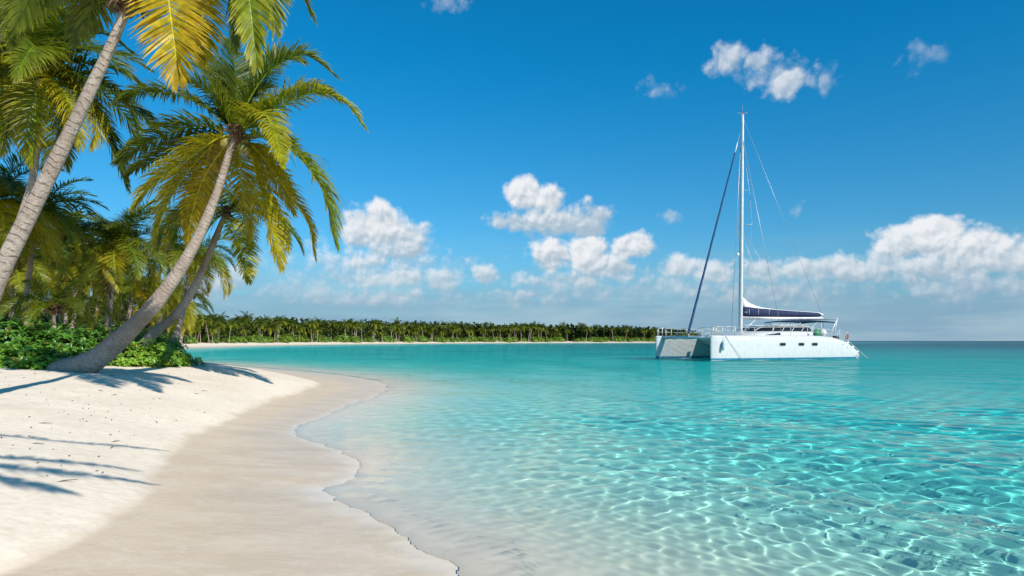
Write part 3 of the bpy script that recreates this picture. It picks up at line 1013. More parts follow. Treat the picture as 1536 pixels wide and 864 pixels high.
# -- dark palm in the corner behind it
Y0 = 18.5
pts = [np.array([*at(-62, 515, Y0)[:2], ground_z(*at(-62, 515, Y0)[:2]) - .05]), at(-15, 425, Y0), at(24, 345, Y0), at(50, 262, Y0), at(57, 170, Y0), at(54, 104, Y0)]
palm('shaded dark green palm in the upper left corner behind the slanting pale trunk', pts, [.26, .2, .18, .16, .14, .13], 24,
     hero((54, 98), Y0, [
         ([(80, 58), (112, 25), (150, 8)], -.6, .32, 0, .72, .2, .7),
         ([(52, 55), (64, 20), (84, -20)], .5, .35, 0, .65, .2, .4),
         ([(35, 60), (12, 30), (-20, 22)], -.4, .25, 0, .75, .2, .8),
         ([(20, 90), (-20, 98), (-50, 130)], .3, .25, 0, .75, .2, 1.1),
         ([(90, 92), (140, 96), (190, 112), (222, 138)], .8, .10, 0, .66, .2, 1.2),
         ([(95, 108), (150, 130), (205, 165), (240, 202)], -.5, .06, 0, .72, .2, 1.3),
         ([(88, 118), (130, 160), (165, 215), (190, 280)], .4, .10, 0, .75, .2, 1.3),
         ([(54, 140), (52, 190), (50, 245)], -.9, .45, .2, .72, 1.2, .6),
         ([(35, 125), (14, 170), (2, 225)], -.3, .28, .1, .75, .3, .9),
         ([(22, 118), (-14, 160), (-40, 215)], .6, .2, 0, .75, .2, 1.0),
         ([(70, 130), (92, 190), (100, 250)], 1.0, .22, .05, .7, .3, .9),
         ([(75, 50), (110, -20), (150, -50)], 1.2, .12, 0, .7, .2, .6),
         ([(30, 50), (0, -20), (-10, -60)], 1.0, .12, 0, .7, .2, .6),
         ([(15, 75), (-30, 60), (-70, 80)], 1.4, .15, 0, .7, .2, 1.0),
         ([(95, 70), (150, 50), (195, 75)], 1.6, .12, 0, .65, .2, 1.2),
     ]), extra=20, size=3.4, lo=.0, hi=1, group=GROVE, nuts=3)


def simple_palm(label, foot, crown, Y, r, extra, size, seed, nuts=0, lo=0.0, hi=1.0, name='coconut_palm', mid=None):
    f = at(foot[0], foot[1], Y)
    f[2] = ground_z(f[0], f[1]) - .1
    c = at(crown[0], crown[1], Y)
    m_ = [at(mid[0], mid[1], Y)] if mid else [(f + c) / 2 + np.array([.05 * np.linalg.norm(c - f), 0, 0])]
    return palm(label, [f] + m_ + [c], [r * 1.5, r * 1.08, r, r * .85, r * .75], seed, extra=extra, size=size, nuts=nuts, lo=lo, hi=hi, group=GROVE, name=name, fibre=.15)


simple_palm('upright palm with pale green nut cluster between the two trunks on the left', (157, 530), (175, 368), 27, .19, 26, 2.7, 31, 7, mid=(166, 440))
simple_palm('low young palm with bright arching fronds rising from the bushes', (74, 520), (80, 462), 22, .11, 13, 1.75, 32, 0, 0, .62)
simple_palm('pale thin trunked palm leaning right, half hidden behind the slanting trunk', (26, 515), (52, 322), 24, .17, 24, 2.4, 33, 3, mid=(44, 410))
simple_palm('yellowing palm behind the middle of the big leaning trunk', (250, 515), (286, 382), 29, .18, 24, 2.3, 34, 3, .15, 1)
simple_palm('small golden palm leaning right of the upright palm', (172, 520), (200, 428), 33, .17, 22, 2.3, 35, 2, .3, 1)
simple_palm('golden palm seen low between the two leaning trunks', (212, 518), (250, 442), 38, .18, 22, 2.5, 36, 2, .3, 1)
simple_palm('yellow green palm at the left edge under the slanting trunk', (8, 520), (14, 392), 30, .18, 24, 2.8, 37, 2, .1, 1)
simple_palm('palm with hanging golden fronds left of the upright palm', (100, 520), (112, 395), 34, .17, 24, 2.6, 38, 2, .25, 1)
simple_palm('palm right of the slender leaning trunk at the bush end', (262, 516), (272, 462), 52, .2, 20, 2.3, 39, 0, .1, 1)
simple_palm('dark palm filling the gap left of the slanting trunk', (-20, 520), (-12, 300), 22, .18, 24, 2.8, 40, 2)

# the palm beside the photographer, just out of the picture, whose shadow falls on the sand


def cast_from(px, py, h):
    """the point h metres up whose shadow falls on the sand that is seen at (px, py)"""
    Y, z = 6.0, .4
    for _ in range(40):
        Y = (H - z) * F / (py - HY)
        z = .5 * z + .5 * ground_z((px - CX) / F * Y, Y)
    return np.array([(px - CX) / F * Y, Y, z]) + np.array(to_sun) * (h / to_sun.z)


cc = cast_from(-150, 692, 5.4)
shade = []
for pp in ([(-60, 652), (20, 655), (110, 664), (250, 676)], [(-60, 684), (30, 688), (130, 696), (212, 707)],
           [(-60, 694), (30, 703), (140, 714), (235, 727)], [(-70, 706), (-10, 718), (60, 730), (118, 742)]):
    P = [cc] + [cast_from(x, y, 5.6 - .25 * i * i / 3) for i, (x, y) in enumerate(pp)]
    shade.append((P, dict(leaf=.28, n=62, yellow=.4, roll=.2, hang=1.6, width=.02)))
for az, e, b in ((2.2, 40, 80), (2.9, 10, 70), (3.6, 60, 70), (4.3, 20, 80), (3.2, -15, 50)):
    shade.append((arc(3.0, R(e), R(b), az, base=cc), dict(leaf=.8, n=80, yellow=.4)))
tx, ty = cc[0] - 1.3, cc[1] - 2.3
palm('palm just beyond the left edge whose fronds throw the streaky shadows on the sand',
     [np.array([tx, ty, ground_z(tx, ty) - .05]), np.array([tx + .2, ty + .3, 2.4]), np.array([tx + .8, ty + 1.4, 4.6]), cc], [.3, .22, .18, .15], 41, shade, group=GROVE)

# ------------------------------------------------------------------ shrubs: rosettes of broad leaves
LEAF_T = np.linspace(0, 1, 5)
LEAF_W = np.array([.10, .42, .78, 1.0, .30])


def shrub_mesh(w, d, h, leaf, rosettes, rg, dark=(.026, .075, .010), light=(.12, .24, .022), per=8):
    mb = MB()
    n = rosettes
    u, v = rg.random(n) * 2 * math.pi, np.arcsin(rg.uniform(-.08, 1, n))
    lump = 1 + .20 * np.sin(3 * u + rg.random() * 6) * np.cos(v) + .14 * np.sin(5 * u + 4 * v + rg.random() * 6)
    rad = lump * rg.uniform(.62, 1.06, n) ** .8
    dirn = np.stack([np.cos(v) * np.cos(u), np.cos(v) * np.sin(u), np.sin(v)], 1)
    C = dirn * rad[:, None] * np.array([w / 2, d / 2, h * .92])
    C[:, 2] = np.maximum(C[:, 2], leaf * .25) + rg.uniform(0, leaf * .4, n)
    ax = dirn + np.array([0, 0, .75]) + rg.normal(0, .25, (n, 3))
    ax /= np.linalg.norm(ax, axis=1, keepdims=True)
    young = rg.random(n)
    ref = rg.normal(0, 1, (n, 3))
    e1 = np.cross(ax, ref)
    e1 /= np.linalg.norm(e1, axis=1, keepdims=True)
    e2 = np.cross(ax, e1)
    for k in range(per):
        a = k * 2.399 + rg.normal(0, .25, n)
        out = e1 * np.cos(a)[:, None] + e2 * np.sin(a)[:, None]
        tilt = (.95 - .75 * k / per) + rg.normal(0, .18, n)               # inner leaves stand up
        D = out * np.cos(.2 + .9 * (1 - tilt))[:, None] + ax * np.sin(.2 + .9 * (1 - tilt))[:, None]
        side = np.cross(D, ax)
        side /= np.linalg.norm(side, axis=1, keepdims=True) + 1e-9
        nn = np.cross(side, D)
        L = leaf * rg.uniform(.7, 1.15, n)
        p = C + D * (leaf * .05)
        rows, cols = [], []
        mixv = np.clip(.18 + .55 * young + .25 * (k / per) + rg.normal(0, .12, n), 0, 1)[:, None]
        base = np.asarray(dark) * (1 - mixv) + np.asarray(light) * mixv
        yl = (rg.random((n, 1)) < .03)
        base = base * 1.6
        base = np.where(yl, np.array((.30, .24, .03)), base)
        for i, (t, wd) in enumerate(zip(LEAF_T, LEAF_W)):
            dd = D - nn * (.75 * t * t) + np.array([0, 0, -.25]) * t
            dd /= np.linalg.norm(dd, axis=1, keepdims=True)
            if i:
                p = p + dd * (L / 4)[:, None]
            hw = (L * .235 * wd)[:, None]
            lift = nn * hw * .30
            rows.append(np.stack([p - side * hw + lift, p, p + side * hw + lift], 1))
            cols.append(np.stack([base, base * 1.18, base], 1))
        V, K = np.stack(rows, 1), np.stack(cols, 1)
        b = (np.arange(n) * 15)[:, None, None] + (np.arange(4) * 3)[None, :, None] + np.arange(2)[None, None]
        mb.add(V.reshape(-1, 3), np.stack([b, b + 1, b + 4, b + 3], -1).reshape(-1, 4), K.reshape(-1, 3))
    return mb.build('foliage', M['shrub'], link=False, smooth=True)


def stems_mesh(w, d, h, rg, n=16):
    mb = MB()
    for k in range(n):
        a, r = rg.random() * 6.28, rg.uniform(.2, .75)
        e = np.array([math.cos(a) * w / 2 * r, math.sin(a) * d / 2 * r, h * rg.uniform(.45, .8)])
        mb.tube([(e[0] * .15, e[1] * .15, -.05), e * (.5, .5, .45), e], [.028, .02, .01], 5, col=(1, 1, 1))
    return mb.build('stem', M['twig'], link=False, smooth=True)


BUSHES = 'leafy shrubs along the top of the beach'


def shrub(label, px, Y, w, d, h, leaf, n, seed, **kw):
    rg = np.random.default_rng(seed)
    x = (px - CX) / F * Y
    r = empty('beach_shrub', (x, Y, ground_z(x, Y) - .02))
    tag(r, label, 'shrub', BUSHES)
    h *= 1.22
    put('foliage', shrub_mesh(w * 1.08, d, h, leaf, int(n * 1.15), rg, **kw), r)
    put('stem', stems_mesh(w, d, h, rg), r)


shrub('low bright shrub with large leaf rosettes at the left edge of the sand', 6, 17.3, 1.5, 1.2, .42, .23, 95, 51)
shrub('low rosette shrub on the sand just left of the leaning trunk foot', 62, 17.5, 1.1, 1.0, .40, .22, 75, 52)
shrub('small rosette shrub touching the foot of the big leaning trunk', 98, 18.1, .9, .8, .42, .20, 60, 53)
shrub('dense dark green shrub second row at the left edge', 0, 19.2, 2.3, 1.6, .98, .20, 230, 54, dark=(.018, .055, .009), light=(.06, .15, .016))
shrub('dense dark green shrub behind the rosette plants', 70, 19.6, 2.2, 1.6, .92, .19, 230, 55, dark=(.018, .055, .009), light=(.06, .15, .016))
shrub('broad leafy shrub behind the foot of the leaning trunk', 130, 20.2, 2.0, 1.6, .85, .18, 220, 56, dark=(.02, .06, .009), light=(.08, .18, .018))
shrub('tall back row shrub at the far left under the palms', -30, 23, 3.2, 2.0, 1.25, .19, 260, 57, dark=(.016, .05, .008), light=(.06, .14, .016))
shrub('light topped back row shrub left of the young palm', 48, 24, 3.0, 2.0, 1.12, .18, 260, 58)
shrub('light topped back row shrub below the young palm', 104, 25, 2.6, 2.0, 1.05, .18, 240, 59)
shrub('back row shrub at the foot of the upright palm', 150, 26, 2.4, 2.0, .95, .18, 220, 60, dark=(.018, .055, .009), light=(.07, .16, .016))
shrub('yellowish green shrub between the two leaning trunks', 172, 20.6, 1.5, 1.3, .62, .16, 190, 61, light=(.15, .25, .024))
shrub('round bright shrub right of the big leaning trunk', 206, 21.2, 1.7, 1.4, .66, .15, 230, 62, light=(.15, .26, .024))
shrub('bright shrub sloping down towards the point of the beach', 238, 22.2, 1.6, 1.4, .52, .15, 220, 63, light=(.15, .27, .024))
shrub('last low bright shrub at the tip of the bushes by the water', 264, 23.0, 1.2, 1.2, .34, .14, 150, 64, light=(.16, .28, .026))
shrub('shrub half hidden behind the slender leaning trunk', 226, 24.5, 2.0, 1.6, .75, .16, 200, 65)
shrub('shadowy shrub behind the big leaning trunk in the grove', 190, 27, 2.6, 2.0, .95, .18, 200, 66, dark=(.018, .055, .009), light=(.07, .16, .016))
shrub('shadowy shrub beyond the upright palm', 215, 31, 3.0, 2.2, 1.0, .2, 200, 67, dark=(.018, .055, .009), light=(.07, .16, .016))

# ------------------------------------------------------------------ wood behind the grove and along the far shore
line = smooth_line(DRYLINE, 3)
az_l = np.arctan2(line[:, 0], line[:, 1])
i0 = int(np.argmin(np.hypot(line[:, 0] + 50, line[:, 1] - 70)))
i1 = int(np.argmin(np.hypot(line[:, 0] - 201, line[:, 1] - 685)))
fl = line[i0:i1]
ft = np.gradient(fl, axis=0)
ft /= np.linalg.norm(ft, axis=1, keepdims=True)
fn = np.stack([-ft[:, 1], ft[:, 0]], 1)                       # inland
fpx = CX + F * fl[:, 0] / fl[:, 1]
order = np.argsort(fpx)


def shore_at(px):
    k = np.interp(px, fpx[order], np.arange(len(fpx))[order])
    j = int(np.clip(round(float(k)), 0, len(fl) - 1))
    return fl[j], fn[j]


def top_height(px, Y):
    y = np.interp(px, [0, 230, 270, 350, 450, 660, 840, 960, 1030, 1062, 1090], [440, 455, 471, 476, 479, 484, 487, 490, 494, 499, 505])
    return H + (HY - y) / F * Y


rg = np.random.default_rng(77)
mb = MB()
N = 52000
pxs = np.r_[rg.uniform(232, 1074, N - 14000), rg.uniform(-260, 262, 14000)]
pos, size, shade_ = [], [], []
for q_, px in enumerate(pxs):
    if q_ < N - 14000:
        b, nv = shore_at(px)
        o = 9 + rg.random() ** 1.3 * 45
        p = b + nv * o
    else:
        Y = rg.uniform(46, 95)
        p = np.array([(px - CX) / F * Y, Y])
        if D_DRY(p[:1], p[1:])[0] < 5:
            continue
    Y = max(p[1], 30)
    px2 = CX + F * p[0] / Y
    ht = float(top_height(px2, Y)) - 1.2
    lum = .86 + .16 * math.sin(p[0] * .31 + p[1] * .17) + .14 * math.sin(p[0] * .9 - p[1] * .6) + .08 * math.sin(p[0] * 1.7 + p[1] * .9)
    z = 1.0 + max(ht * lum * .88, 1.5) * rg.random() ** .55
    pos.append((p[0], p[1], z))
    size.append(rg.uniform(.30, .62) * (1 + Y / 260))
    shade_.append(rg.random())
pos, size, shade_ = np.array(pos), np.array(size), np.array(shade_)
n = len(pos)
d1 = rg.normal(0, 1, (n, 3)); d1 /= np.linalg.norm(d1, axis=1, keepdims=True)
d2 = np.cross(d1, rg.normal(0, 1, (n, 3))); d2 /= np.linalg.norm(d2, axis=1, keepdims=True)
d3 = np.cross(d1, d2) * .5
s_ = size[:, None]
V = np.stack([pos - d1 * s_, pos - d2 * s_ * .5 + d3 * s_ * .4, pos + d1 * s_ * 1.1 - d3 * s_ * .5, pos + d2 * s_ * .55 + d3 * s_ * .3], 1)
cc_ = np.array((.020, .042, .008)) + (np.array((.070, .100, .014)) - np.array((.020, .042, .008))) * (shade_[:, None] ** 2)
i_ = np.arange(n * 4).reshape(n, 4)
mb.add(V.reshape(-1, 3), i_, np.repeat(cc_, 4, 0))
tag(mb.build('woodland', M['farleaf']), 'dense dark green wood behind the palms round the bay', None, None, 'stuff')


def far_palm_parts(k):
    rg = np.random.default_rng(300 + k)
    cr = MB()
    nf = 17
    for i in range(nf):
        f = (i + .5) / nf
        P = arc(3.3 * rg.uniform(.8, 1.1), R(84 - 104 * f + rg.normal(0, 8)), R(52 + 26 * math.sin(f * 3)), i * 2.399, rg.normal(0, .2), 8)
        frond_mesh(P, rg, 1.0, 22, .06, np.clip(.08 + .34 * f ** 1.5 + rg.normal(0, .12), 0, .8), .10 * (f > .85), rg.normal(0, .4), .9, 2, .05, .1, mb=cr)
    cr.c = [c * .78 for c in cr.c]
    crown = cr.build('crown', M['farleaf'], link=False)
    lean = rg.normal(0, .9), rg.normal(0, .5)
    tr = trunk_mb([(0, 0, -.3), (lean[0] * .5, lean[1] * .4, 2.8), (lean[0], lean[1], 6.3)], [.24, .17, .14], k, 7, False, .7).build('trunk', M['bark'], link=False, smooth=True)
    return tr, crown, Vector((lean[0], lean[1], 6.3))


FARP = [far_palm_parts(k) for k in range(9)]
rg = np.random.default_rng(99)
FAR_LABEL = [('palm of the tree line along the near part of the far beach', 'palms lining the far beach'),
             ('distant palm of the tree line in the middle of the bay', 'palms lining the middle of the bay'),
             ('most distant small palm standing above the dark wood', 'palms at the far end of the bay')]


def far_palm(p, ht, label, group):
    tr, cr, top_ = FARP[rg.integers(len(FARP))]
    s = ht / 8.6
    r = empty('coconut_palm', (p[0], p[1], ground_z(p[0], p[1])), rg.random() * 6.28)
    tag(r, label, 'palm tree', group)
    put('trunk', tr, r).scale = (s, s, s)
    c = put('crown', cr, r)
    cs = rg.uniform(.72, 1.12) * (s * .5 + .55)
    c.scale = (cs, cs, cs)
    c.location = top_ * s


pxl = np.sort(np.r_[rg.uniform(262, 560, 112), rg.uniform(560, 860, 125), rg.uniform(860, 1064, 40)])
for px in pxl:
    b, nv = shore_at(px)
    o = 3.5 + rg.random() ** 1.6 * (26 if px < 860 else 40)
    p = b + nv * o
    k = 0 if px < 480 else 1 if px < 830 else 2
    ht = float(top_height(CX + F * p[0] / p[1], p[1])) * rg.uniform(.58, 1.16) - .5
    if k == 2 and rg.random() < .35:
        ht *= 1.12
    far_palm(p, max(ht, 4), *FAR_LABEL[k])
for k in range(22):                                        # depth of the grove on the left
    Y = rg.uniform(36, 70)
    px = rg.uniform(-60, 262)
    p = np.array([(px - CX) / F * Y, Y])
    if D_DRY(p[:1], p[1:])[0] < 4:
        continue
    far_palm(p, rg.uniform(4.5, 7.5) * (1 if px > 160 else 1.25), 'palm deep inside the shady grove on the left', 'palms deep in the grove')

FARSH = [shrub_mesh(4.2, 3.2, 1.9, .55, 110, np.random.default_rng(500 + k), light=(.13, .20, .022), per=6) for k in range(3)]
for px in np.linspace(268, 1010, 92) + rg.normal(0, 5, 92):
    b, nv = shore_at(px)
    p = b + nv * (4.5 + rg.random() * 7)
    s = rg.uniform(.6, 1.15) * (1 + p[1] / 500)
    o = put('beach_shrub', FARSH[rg.integers(3)])
    o.location = (p[0], p[1], ground_z(p[0], p[1]) - .1)
    o.scale = (s, s, s)
    o.rotation_euler = (0, 0, rg.random() * 6.28)
    tag(o, 'distant light green shrub at the foot of the far palms', 'shrub', 'shrubs at the foot of the far tree line')
for k in range(20):                                        # undergrowth among the trunks of the grove
    Y = rg.uniform(33, 48)
    px = rg.uniform(-50, 250)
    p = np.array([(px - CX) / F * Y, Y])
    o = put('beach_shrub', FARSH[rg.integers(3)])
    s = rg.uniform(.55, .9)
    o.scale = (s, s, s)
    o.location = (p[0], p[1], ground_z(p[0], p[1]) - .1)
    o.rotation_euler = (0, 0, rg.random() * 6.28)
    tag(o, 'shrub among the trunks deep in the shady grove', 'shrub', 'shrubs deep in the grove')

# bits of leaf, bark and coral lying on the upper beach
mb = MB()
rg = np.random.default_rng(8)
for k in range(170):
    px, py = rg.uniform(-20, 330), 558 + rg.random() ** 1.3 * 100
    Y = 12.0
    z = .7
    for _ in range(6):
        Y = (H - z) * F / (py - HY)
        z = min(1.1, .75)
    x = (px - CX) / F * Y
    z = ground_z(x, Y)
    if z < .25:
        continue
    a, l = rg.random() * 3.14, rg.uniform(.006, .022) if k % 14 else rg.uniform(.06, .16)
    dx, dy = math.cos(a) * l, math.sin(a) * l
    r = l * .35 if k % 14 else .006
    mb.tube([(x - dx, Y - dy, z + .004), (x, Y + l * .2, z + .012), (x + dx, Y + dy, z + .004)], [r * .6, r, r * .4], 5, col=(1, 1, 1))
tag(mb.build('beach_litter', M['twig'], None, True), 'scattered dry leaf and bark bits on the sand', None, None, 'stuff')

# ------------------------------------------------------------------ the catamaran: x runs from bow to stern, y across (near hull at -4)
AX = math.atan2(.39, .92)
boat = empty('catamaran', (15.44, 62.2, 0), AX)
tag(boat, 'white sailing catamaran with tall bare mast and navy boom cover anchored in the bay', 'catamaran')
XS = [0, .12, .5, 1.3, 3, 5, 8, 11, 13.2, 14.6, 15.6, 16.4, 17.0]
HB = [.05, .14, .28, .48, .72, .85, .92, .92, .88, .82, .74, .66, .58]
ZD = [2.10, 2.12, 2.12, 2.12, 2.13, 2.15, 2.18, 2.15, 2.02, 1.74, 1.36, .92, .46]
ZK = [-.12, -.25, -.4, -.5, -.62, -.7, -.75, -.7, -.55, -.4, -.25, -.12, -.04]


def hull_rings(yc, xs, grow=0.0, z0=None, z1=None):
    out = []
    for x in xs:
        b, zd, zk = np.interp(x, XS, HB) + grow, np.interp(x, XS, ZD), np.interp(x, XS, ZK)
        if z0 is None:
            pr = [(1.0, zd - .06), (1.015, zd * .72), (1.0, zd * .42), (.93, .22), (.86, 0.0), (.55, zk * .55), (.12, zk)]
            R_ = [(b * w, z) for w, z in pr]
            ring = [(x, yc + yy, z) for yy, z in R_] + [(x, yc - yy, z) for yy, z in R_[::-1]]
            ring += [(x, yc - b * .95, zd - .012), (x, yc - b * .5, zd + .035), (x, yc + b * .5, zd + .035), (x, yc + b * .95, zd - .012)]
        else:
            w0, w1 = np.interp(z0, [0, .22], [.86, .93]), np.interp(z1, [0, .22], [.86, .93])
            ring = [(x, yc + b * w0, z0), (x, yc + b * w1, z1), (x, yc - b * w1, z1), (x, yc - b * w0, z0)]
        out.append(ring)
    return out


def rounded(w, h, r, n=5):
    pts = []
    for cx_, cz_, a0 in ((w / 2 - r, h / 2 - r, 0), (-w / 2 + r, h / 2 - r, 90), (-w / 2 + r, -h / 2 + r, 180), (w / 2 - r, -h / 2 + r, 270)):
        for k in range(n):
            a = R(a0 + 90 * k / (n - 1))
            pts.append((cx_ + r * math.cos(a), cz_ + r * math.sin(a)))
    return pts


xs = np.unique(np.r_[XS, np.linspace(0, 17, 30)])
for yc in (-4.0, 4.0):
    mb = MB()
    mb.loft(hull_rings(yc, xs))
    hull = mb.build('hull', M['gel'], boat, True)
    mb = MB()
    mb.loft(hull_rings(yc, np.clip(xs, .0, 16.6), .012, .015, .19))
    mb.build('waterline_stripe', M['stripe'], hull)
    for x in (7.2, 9.36, 10.97):
        for s_ in ((-1, 1) if yc > 0 else (-1,)):
            y = yc + s_ * (np.interp(x, XS, HB) * 1.008 + .012)
            for nm, w_, h_, mt, dep_ in (('porthole', .74, .30, 'grey', .03), ('pane', .64, .21, 'glass_dark', .045)):
                P_ = rounded(w_, h_, h_ * .45)
                mb = MB()
                mb.loft([[(x + a, y - s_ * dep_, 1.38 + b) for a, b in P_], [(x + a, y + s_ * (dep_ * .5), 1.38 + b) for a, b in P_]])
                if nm == 'porthole':
                    ph = mb.build(nm, M[mt], hull)
                else:
                    mb.build(nm, M[mt], ph)
    # rubbing strake, bow fitting, small vents near the stern
    mb = MB()
    for s_ in (-1, 1):
        mb.tube([(x, yc + s_ * (np.interp(x, XS, HB) + .004), np.interp(x, XS, ZD) - .07) for x in xs[:-3]], .022, 6)
    mb.build('rubbing_strake', M['deck'], hull, True)
    mb = MB()
    for x in (14.6, 15.2):
        mb.box((x, yc - np.interp(x, XS, HB) * 1.0, np.interp(x, XS, ZD) - .42), (.14, .05, .07))
    mb.build('vent', M['grey'], hull)
    # transom steps
    mb = MB()
    for x, z in ((15.5, 1.52), (16.15, 1.12), (16.75, .68)):
        mb.box((x, yc, z), (.55, .95, .16))
    mb.build('step', M['deck'], hull)

# bridge deck with a ramped front and rounded underside
mb = MB()
rings = []
for x, zb, zt in ((4.3, 1.72, 2.08), (4.8, 1.25, 2.12), (5.6, 1.0, 2.14), (8, .92, 2.15), (12, .92, 2.12), (14.6, .98, 2.0), (15.2, 1.15, 1.9)):
    rings.append([(x, y, zt) for y in (-3.3, 3.3)] + [(x, y, zb + .25 * (abs(y) / 3.3) ** 3) for y in (3.3, 2, 0, -2, -3.3)])
mb.loft(rings)
mb.build('bridge_deck', M['gel'], boat)
mb = MB()
mb.tube([(.75, -4, 1.98), (.75, 4, 1.98)], .15, 12)
beam = mb.build('crossbeam', M['alu'], boat, True)
mb = MB()
mb.tube([(.75, -3.4, 1.98), (.72, 0, 2.55), (.75, 3.4, 1.98)], .022, 6)
mb.tube([(.72, 0, 2.0), (.72, 0, 2.55)], .05, 6)
mb.build('striker', M['steel'], beam, True)
mb = MB()
for y in np.linspace(-3.35, 3.35, 42):
    if abs(y) > .22:
        mb.box((2.55, y, 1.99), (3.4, .035, .014))
for x in np.linspace(.95, 4.2, 26):
    for yy in (-1.78, 1.78):
        mb.box((x, yy, 2.004), (.035, 3.1, .014))
mb.build('trampoline', M['grey'], boat)
mb = MB()
mb.box((2.55, 0, 1.99), (3.5, .40, .12))
mb.build('catwalk', M['deck'], boat)

# superstructure
def deckhouse(x0, x1, hw, z0, z1, slope0, slope1, tuck):
    rings = []
    for f in (0, .45, .8, .95, 1.0):
        z = z0 + (z1 - z0) * f
        k = {0: 0, .45: .25, .8: .6, .95: .85, 1.0: 1.25}[f]
        a, b, w = x0 + slope0 * k, x1 - slope1 * k, hw - tuck * k
        c_, l, n = (a + b) / 2, (b - a) / 2, 44
        r = []
        for i in range(n):
            t = 2 * math.pi * i / n
            ct, st = math.cos(t), math.sin(t)
            r.append((c_ + l * math.copysign(abs(ct) ** .55, ct), w * math.copysign(abs(st) ** .55, st), z))
        rings.append(r)
    return rings


mb = MB()
mb.loft(deckhouse(4.9, 15.2, 3.25, 2.08, 2.56, 1.9, .7, .35))
house = mb.build('coachroof', M['gel'], boat, True)
mb = MB()
mb.loft([[(6.6, -3.19, 2.20), (8.6, -3.19, 2.44), (8.6, -3.19, 2.20)], [(6.6, -3.26, 2.20), (8.6, -3.20, 2.44), (8.6, -3.27, 2.20)]])
mb.loft([[(6.6, 3.19, 2.20), (8.6, 3.19, 2.44), (8.6, 3.19, 2.20)], [(6.6, 3.26, 2.20), (8.6, 3.20, 2.44), (8.6, 3.27, 2.20)]])
mb.build('side_window', M['glass_dark'], house)
mb = MB()
mb.loft(deckhouse(7.3, 14.4, 2.45, 2.53, 3.06, 1.3, .6, .28))
win = mb.build('cabin_window', M['glass_dark'], boat, True)
mb = MB()
for x in (8.3, 9.5, 10.7, 11.9, 13.1):
    for s_ in (-1, 1):
        mb.tube([(x, s_ * 2.47, 2.55), (x + .25, s_ * 2.42, 2.8), (x + .5, s_ * 2.26, 3.0)], .035, 6)
for y in (-1.2, 0, 1.2):
    mb.tube([(7.32 + .02 * abs(y), y, 2.56), (7.75, y, 2.8), (8.35, y, 3.0)], .04, 6)
mb.build('window_frame', M['gel'], win, True)
mb = MB()
mb.loft(deckhouse(8.9, 14.3, 2.02, 3.06, 3.13, .3, .2, .2))
mb.build('cabin_roof', M['deck'], boat, True)
mb = MB()
for y in (-1.9, 1.9):
    mb.tube([(8.9, y, 3.12), (8.95, y, 3.24), (13.4, y, 3.24), (13.5, y, 3.12)], .02, 6)
mb.build('grab_rail', M['steel'], boat, True)
# bimini on its frame, over the helm
mb = MB()
rings = []
for x, z in ((11.7, 3.58), (11.9, 3.66), (13.5, 3.74), (15.3, 3.72), (16.5, 3.64), (16.6, 3.58)):
    rings.append([(x, y, z - .10 * (y / 2.1) ** 2) for y in np.linspace(-2.1, 2.1, 9)] + [(x, y, z - .05 - .10 * (y / 2.1) ** 2) for y in np.linspace(2.1, -2.1, 9)])
mb.loft(rings)
bim = mb.build('bimini', M['navy'], boat)
mb = MB()
for y in (-1.95, 1.95):
    for a_, b_ in (((13.0, y, 2.5), (12.2, y, 3.55)), ((13.2, y, 2.5), (14.6, y, 3.6)), ((15.1, y, 2.0), (15.0, y, 3.6))):
        mb.tube([a_, b_], .022, 6)
mb.build('bimini_pole', M['steel'], bim, True)
# stern arch
mb = MB()
for y in (-2.3, 2.3):
    mb.tube([(15.6, y, 1.7), (16.2, y, 3.0), (16.75, y, 3.85)], .045, 8)
    mb.tube([(16.1, y, 1.5), (16.5, y, 3.0), (16.75, y, 3.85)], .035, 8)
mb.tube([(16.75, -2.35, 3.85), (16.75, 2.35, 3.85)], .055, 8)
mb.build('stern_arch', M['alu'], boat, True)
# mast
MX = 6.8
mb = MB()
mz = np.array([2.3, 3, 8, 14, 19, 22.4, 23.2])
mb.tube([(MX + .012 * (z - 2.3), 0, z) for z in mz], [.235, .235, .225, .21, .19, .165, .155], 14, flat=.72)
mast = mb.build('mast', M['alu'], boat, True)
mb = MB()
mb.tube([(MX + .25, 0, 23.2), (MX + .25, 0, 24.1)], .018, 6)
mb.tube([(MX - .35, 0, 23.15), (MX - .35, 0, 23.3), (MX + .7, 0, 23.35)], .022, 6)
mb.box((MX + .72, 0, 23.45), (.16, .03, .12))
mb.build('masthead_antenna', M['grey'], mast, True)
mb = MB()
for z, l in ((12.6, .95), (15.9, .6), (9.0, .55)):
    for s_ in (-1, 1):
        mb.tube([(MX + .1, 0, z), (MX + .55, s_ * l, z + .06)], [.035, .022], 6)
mb.build('spreader', M['alu'], mast, True)
mb = MB()
mb.box((MX - .28, 0, 9.9), (.16, .14, .22))
mb.ball((MX - .36, 0, 9.9), .10, 8, 6)
mb.build('deck_light', M['deck'], mast)


def wire(name, pts, r, m='wire', parent=boat):
    mb = MB()
    mb.tube(pts, r, 5)
    return mb.build(name, M[m], parent, True)


for s_ in (-1, 1):
    wire('shroud', [(MX + .1, 0, 21.6), (8.6, s_ * 3.35, 2.45)], .020)
    wire('diamond_stay', [(MX + .1, 0, 21.2), (MX + .55, s_ * .6, 15.96), (MX + .55, s_ * .95, 12.66), (MX + .55, s_ * .55, 9.06), (MX + .05, 0, 4.5)], .013)
